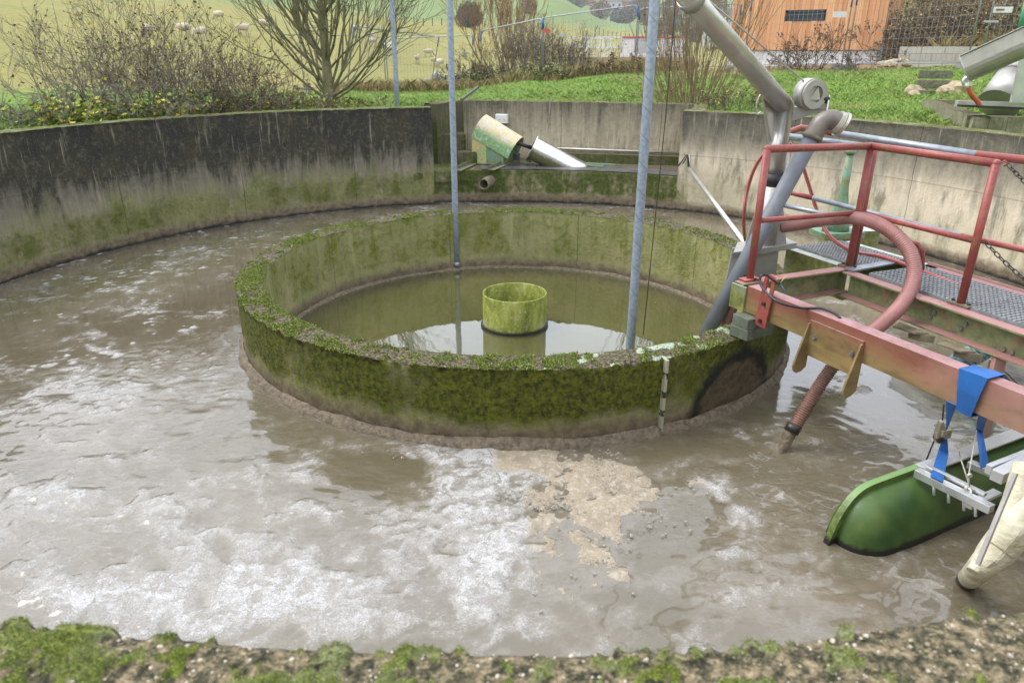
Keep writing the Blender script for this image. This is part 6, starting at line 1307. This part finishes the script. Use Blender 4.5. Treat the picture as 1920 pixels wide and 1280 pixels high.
# side cladding
m = MB(); tones = []; x = 0.
while x < 6: 
    w_ = rnd.choice((.12, .14, .16)); c = B0 - hn * (x + w_ / 2) + hd * .015; m.box((c.x, c.y, (zc_ + 7.2) / 2), (w_ - .006, .03, 7.2 - zc_), math.atan2(hn.y, hn.x)); tones += [rnd.random()] * 8; x += w_
ob = m.build('cladding', M_LARCH, house); at_ = ob.data.attributes.new('tone', 'FLOAT', 'POINT'); at_.data.foreach_set('value', tones)
wc0 = A0 + hd * ((wx0 + wx1) / 2) + hn * .04; ww_, wh_ = wx1 - wx0, zt1 - zt0; zc2 = (zt0 + zt1) / 2; ra_ = math.atan2(hd.y, hd.x)
M_FR = mat_simple('anthracite_frame', (.035, .045, .06), .4); gw = G('window_glass', .05); gw.set('Base Color', (.03, .045, .06)); gw.set('Specular IOR Level', .8)
wf = MB()
for dx, dz, sx, sz in ((0, wh_ / 2 - .035, ww_, .07), (0, -wh_ / 2 + .045, ww_ + .04, .09), (-ww_ / 2 + .03, 0, .06, wh_ - .16), (ww_ / 2 - .03, 0, .06, wh_ - .16)): wf.box((wc0.x + hd.x * dx, wc0.y + hd.y * dx, zc2 + dz), (sx, .09, sz), ra_)
wo = wf.build('window', M_FR, house); MB().box((wc0.x, wc0.y, zc2), (ww_ - .1, .02, wh_ - .14), ra_).build('pane', gw.m, wo)
rp_ = aty(1640, 100, B0.y); MB().box((B0.x + .06, B0.y - .08, 2.3), (.10, .10, 1.1)).build('drain_pipe', M_GALV, house)
# ================================================================ white railing, tan base wall and white container
def plane_box(px0, px1, d0, d1, zlo, zhi, depth, name, mat, label, cat, bevel=.01):
    a = at_d(px0, d0); b = at_d(px1, d1); dd = (b - a); dd.z = 0; dd.normalize(); nn = Vector((-dd.y, dd.x, 0)); a.z = b.z = zlo
    o = MB().prism([a, b, b + nn * depth, a + nn * depth], (0, 0, zhi - zlo)).build(name, mat, org=a, bevel=bevel); return tag(o, label, cat), a, b, dd, nn
zr = lambda py, d: CAMH + (100 - py) / FPX * d * .96
ob, a, b, dd, nn = plane_box(1060, 1300, 33, 33, 1.2, zr(106, 33), 3.0, 'retaining_wall', mat_simple('tan_blockwork', (.42, .32, .20), .85, 0, .25, 4, .2), 'low tan wall under the white railing beyond the bank', 'wall')
ct_, a2, b2, dd, nn = plane_box(1160, 1276, 34, 34, zr(106, 33) + .004, zr(74, 34), 2.4, 'container', M_WHT, 'white container with a thin red top edge behind the willow and thick pole', 'container')
MB().bar(a2 + up_ * (zr(74, 34) - a2.z + .012) - nn * .012, b2 + up_ * (zr(74, 34) - b2.z + .012) - nn * .012, .05, .07).build('red_edge', mat_simple('magenta_edge', (.55, .08, .16), .5), ct_)
q = a2 + dd * .55 + up_ * .45 - nn * .02; MB().bar(q, q + dd * .75, .03, .5).build('door', mat_simple('grey_door', (.5, .5, .54), .5), ct_)
wr = empty('white_railing', at_d(1065, 33.2), 'white painted steel railing on the low tan wall', 'railing'); zt_ = zr(73, 33); zlo = zr(106, 33)
ra0 = at_d(1065, 33.2); rb0 = at_d(1160, 33.2); rc0 = at_d(1145, 37.5); 
for P_, Q_ in ((ra0, rb0), (ra0 + dd * .1, rc0)):
    for z in (zt_, (zt_ + zlo) / 2): MB().bar(Vector((P_.x, P_.y, z)), Vector((Q_.x, Q_.y, z)), .05, .05).build('rail', M_WHT, wr)
for k in range(4): q = ra0.lerp(rb0, k / 3); MB().box((q.x, q.y, (zt_ + zlo) / 2), (.05, .05, zt_ - zlo)).build('post', M_WHT, wr)
for k in range(15): q = (ra0 + dd * .1).lerp(rc0, k / 14); MB().box((q.x, q.y, (zt_ + zlo) / 2 - .01), (.035, .035, zt_ - zlo)).build('baluster', M_WHT, wr)
bx_, *_ = plane_box(1309, 1350, 38, 38, 2.8, zr(42, 38), 2.0, 'white_hut', M_WHT, 'small white box like hut behind the crane arm', 'hut'); 
# block wall on the right, timber steps, stones
gbm = G('pale_blocks', .9); p = gbm.obj(); br = gbm.n('ShaderNodeTexBrick', {'Vector': gbm.n('ShaderNodeCombineXYZ', {0: gbm.sep(p)[0], 1: gbm.sep(p)[2]}), 'Color1': (.40, .39, .34, 1), 'Color2': (.34, .33, .29, 1), 'Mortar': (.24, .23, .20, 1), 'Scale': 1.2, 'Brick Width': .5, 'Row Height': .25, 'Mortar Size': .015})
gbm.set('Base Color', gbm.mix(gbm.mr(gbm.noise(p, 5, 5), .4, .7, 0, .4), br, (.28, .25, .18)))
plane_box(1680, 1845, 27, 26, 1.9, 2.72, .5, 'block_wall', gbm.m, 'long pale grey block wall at the foot of the embankment', 'wall')
for k in range(3):
    d = 18.2 + k * .4; c = at_d(1757, d); c.z = 1.72 + k * .19; o = MB().box((c.x, c.y, c.z), (.68, .08, .17), -.1 - .1).build('timber_step', M_IRON, org=c, bevel=.01); tag(o, ['lowest weathered timber step on the grass bank', 'middle weathered timber step on the grass bank', 'top weathered timber step on the grass bank'][k], 'step', 'timber steps in the bank')
random.seed(9); SM = mat_simple('sandstone', (.42, .34, .22), .9, 0, .3, 6, .4)
for i, (px, d, r_) in enumerate(((1722, 18.3, .20), (1733, 18.9, .15), (1785, 18.2, .18), (1792, 19.2, .16), (1800, 18.6, .2), (1724, 17.7, .12), (1690, 26, .3), (1672, 26.5, .28), (1655, 27, .22), (1812, 18.0, .2))):
    c = at_d(px, d); o = MB().ball((c.x, c.y, c.z + r_ * .3), r_, .75, 9, 6, False, .18).build('stone', SM, org=c); tag(o, ['pale stone left of the timber steps', 'pale stone behind the left end of the top step', 'pale stone right of the lowest step', 'pale stone behind the right end of the steps', 'mossy stone between steps and conveyor', 'small stone below the left step end', 'big stone at the left end of the block wall', 'stone beside the timber building corner', 'small stone against the timber building corner', 'stone right under the conveyor trough'][i], 'stone', 'stones by the steps and block wall')
# wood stick on the grass
s0, s1_ = atz(862, 187, 1.50), aty(893, 164, 16.2); s0 = aty(862, 188, 15.3); tag(MB().bar(s0, s1_, .05, .05).build('wooden_stake', M_WOODG, org=s0), 'old wooden stake leaning out of the grass above the recess corner', 'stake')
# ================================================================ concrete basin and screw conveyor at the right edge
zt = 1.74; c1b = aty(1825, 207, 9.95); c1b.z = zt; c2b = atz(1727, 181, zt); c3b = atz(2150, 214, zt); c4b = c2b + (c3b - c1b); bs = empty('concrete_basin', (c1b.x, c1b.y, .9), 'square mossy concrete basin carrying the silver screw conveyor behind the right wall', 'basin')
def bwall(a, b, nm): 
    d = (b - a); L = d.length; a2_ = Vector((a.x, a.y, 0)); b2_ = Vector((b.x, b.y, 0)); q = wallseg(a2_, b2_, zt, nm, M_BASIN, bs, th=.2)
    return q
zb = .6
def wallseg0(a, b, nm, flip=False):
    m = MB(); d = (b - a).normalized(); nrm = Vector((-d.y, d.x, 0)) * (1 if not flip else -1)
    N_ = 24
    for i in range(N_):
        P = a.lerp(b, i / N_); Q = a.lerp(b, (i + 1) / N_); P.z = Q.z = .6; m.add([P, Q, Q + up_ * (zt - .6), P + up_ * (zt - .6), P + nrm * .2 + up_ * (zt - .6), Q + nrm * .2 + up_ * (zt - .6), P + nrm * .2, Q + nrm * .2], [(0, 1, 2, 3), (3, 2, 5, 4), (4, 5, 7, 6)])
    o = m.build(nm, M_BASIN, bs); uvbox(o); at_ = o.data.attributes.new('moss', 'FLOAT', 'POINT'); at_.data.foreach_set('value', [.32] * len(o.data.vertices))
wallseg0(c1b, c3b, 'front_wall'); wallseg0(c2b, c1b + Vector((0, .004, 0)), 'side_wall'); wallseg0(c2b + Vector((.2, 0, 0)), c4b, 'back_wall', True)
MB().prism([Vector((q.x, q.y, 1.1)) for q in (c1b, c3b, c4b, c2b)], (0, 0, .1)).build('basin_floor', M_DARK, bs)
sf = empty('screw_conveyor', aty(1880, 190, 11), 'big silver screw conveyor trough with orange drain hose standing on the concrete basin', 'conveyor')
Y1 = 10.9
MB().bar(aty(1790, 188, Y1), aty(2100, 195, Y1), .08, .08).build('base_frame', M_ALU, sf); MB().bar(aty(1795, 192, Y1 - .35), aty(2100, 203, Y1 - .35), .10, .03).build('base_frame', M_DARK, sf)
tA = aty(1812, 122, Y1 - .2); tBx = aty(1990, 42, Y1 - .9); ta_ = (tBx - tA).normalized(); sd_ = ta_.cross(up_).normalized(); tu = sd_.cross(ta_).normalized(); rt_ = .18
pr2 = [sd_ * -rt_ + tu * .17, sd_ * rt_ + tu * .17] + [sd_ * (rt_ * math.cos(t)) - tu * (rt_ * math.sin(t)) for t in np.linspace(0, math.pi, 12)]
m = MB(); n = len(pr2); Bq = tA + ta_ * 2.6; m.add([tA + q for q in pr2] + [Bq + q for q in pr2], [(i, (i + 1) % n, n + (i + 1) % n, n + i) for i in range(n)] + [tuple(range(n))[::-1], tuple(range(n, 2 * n))], False); m.build('trough', M_SS, sf)
MB().add([tA - ta_ * .012 + q * 1.09 for q in pr2] + [tA + ta_ * .002 + q * 1.09 for q in pr2], [(i, (i + 1) % n, n + (i + 1) % n, n + i) for i in range(n)] + [tuple(range(n))[::-1], tuple(range(n, 2 * n))]).build('end_plate', M_ALU, sf)
MB().bar(tA + tu * .185, Bq + tu * .185, .42, .012, up=tuple(tu)).build('lid', M_SS, sf)
el = spline([tA - ta_ * .01 - tu * .12, tA - ta_ * .07 - tu * .12, tA - ta_ * .10 - tu * .16, aty(1812, 158, Y1 - .22)], 5); MB().tube(el, .035, 12).build('elbow', M_ALU, sf)
MB().ring(aty(1812, 152, Y1 - .22), up_, .048, .02, .04, 16).build('coupling', M_WHITE, sf)
MB().tube(spline([aty(1812, 157, Y1 - .22), aty(1817, 170, Y1 - .22), aty(1828, 182, Y1 - .22), aty(1835, 194, Y1 - .22)], 5), .034, 12).build('orange_hose', mat_simple('orange_rubber', (.55, .12, .04), .5), sf)
cA, cB_ = aty(1868, 190, 11.3), aty(1960, 60, 11.9); MB().tube([cA, cA.lerp(cB_, .35)], .29, 28).build('lower_drum', M_SSD, sf); MB().tube([cA.lerp(cB_, .34), cB_], .31, 28).build('upper_drum', M_SS, sf)
MB().prism([aty(1893, 186, 10.75), aty(1990, 186, 10.75), aty(1990, 90, 10.75), aty(1912, 100, 10.75)], (0, .05, 0)).build('side_plate', M_ALU, sf)
MB().tube([aty(1905, 60, 11.6), aty(1921, -10, 11.6)], .035, 10).build('green_post', mat_simple('green_post_paint', (.05, .25, .12), .5), sf); MB().tube([aty(1914, 62, 11.6), aty(1925, -10, 11.6)], .025, 10).build('green_post', M_GREENL, sf)
# ================================================================ far houses on the hilltop
BR = mat_simple('red_brick', (.30, .13, .09), .9, 0, .2, 2); RF = mat_simple('dark_roof', (.13, .11, .11), .8); PW_ = mat_simple('pale_render', (.62, .62, .64), .8)
for i, (px, d, w_, h_, mt_) in enumerate(((1052, 470, 12, 5, BR), (1085, 475, 14, 6, BR), (1140, 480, 12, 4, PW_), (1180, 470, 14, 5, BR), (1290, 430, 14, 7, PW_), (1345, 300, 10, 6, PW_))):
    b = at_d(px, d); o = empty('house', b, ['leftmost red brick house on the hilltop', 'red brick house on the hilltop left of the reddish tree', 'pale house low on the hilltop', 'brick house on the hilltop left of the thick pole', 'pale house on the skyline behind the willow', 'pale building behind the willow and crane arm'][i], 'house', 'houses on the far hilltop')
    MB().box((b.x, b.y, b.z + h_ / 2), (w_, 8, h_)).build('wall', mt_, o); MB().prism([(b.x - w_ / 2 - .4, b.y - 4.5, b.z + h_), (b.x - w_ / 2 - .4, b.y + 4.5, b.z + h_), (b.x - w_ / 2 - .4, b.y, b.z + h_ + 3.2)], (w_ + .8, 0, 0)).build('roof', RF, o)
    for k in (-.3, 0, .3): MB().box((b.x + w_ * k, b.y - 4.03, b.z + h_ * .55), (1.2, .1, 1.4)).build('window', M_FR, o)
# ================================================================ loose details
random.seed(12); M_LEAFD = mat_simple('fallen_leaf', (.30, .17, .07), .7, 0, .4, 30)
V = []
for i in range(70):
    a = random.uniform(-.26, .10); r_ = R2 + random.uniform(.03, 1.4); V.append((r_ * math.sin(a), D + r_ * math.cos(a), .597))
lv_ = leaves('leaf_litter', V, .05, M_LBROWN, None, (0, 0, 0), flat=.15); tag(lv_, 'brown fallen leaves scattered on the slab by the steps', None, None, 'stuff')

rs = np.random.RandomState(9); V = []
for i in range(46):
    a = rs.rand() * 6.28; r_ = (R1 - T1 - .06) * (1 - .25 * rs.rand() ** 2); V.append((r_ * math.sin(a), D + r_ * math.cos(a), WIN + .004))
fl_ = leaves('floating_leaves', V, .035, M_LBROWN, None, (0, 0, 0), flat=.05); tag(fl_, 'small brown leaves floating along the inside edge of the ring', None, None, 'stuff')

# ================================================================ thin damp air over the valley
g = bpy.data.materials.new('damp_air'); g.use_nodes = True; t = g.node_tree; t.nodes.remove(t.nodes['Principled BSDF']); v = t.nodes.new('ShaderNodeVolumePrincipled'); v.inputs['Color'].default_value = (.86, .89, .93, 1); v.inputs['Density'].default_value = .0005
t.links.new(v.outputs[0], t.nodes['Material Output'].inputs['Volume'])
hz = MB().box((0, 0, 36), (2300, 2300, 76)).build('haze', g); tag(hz, 'thin damp haze over the valley', None, None, 'stuff')
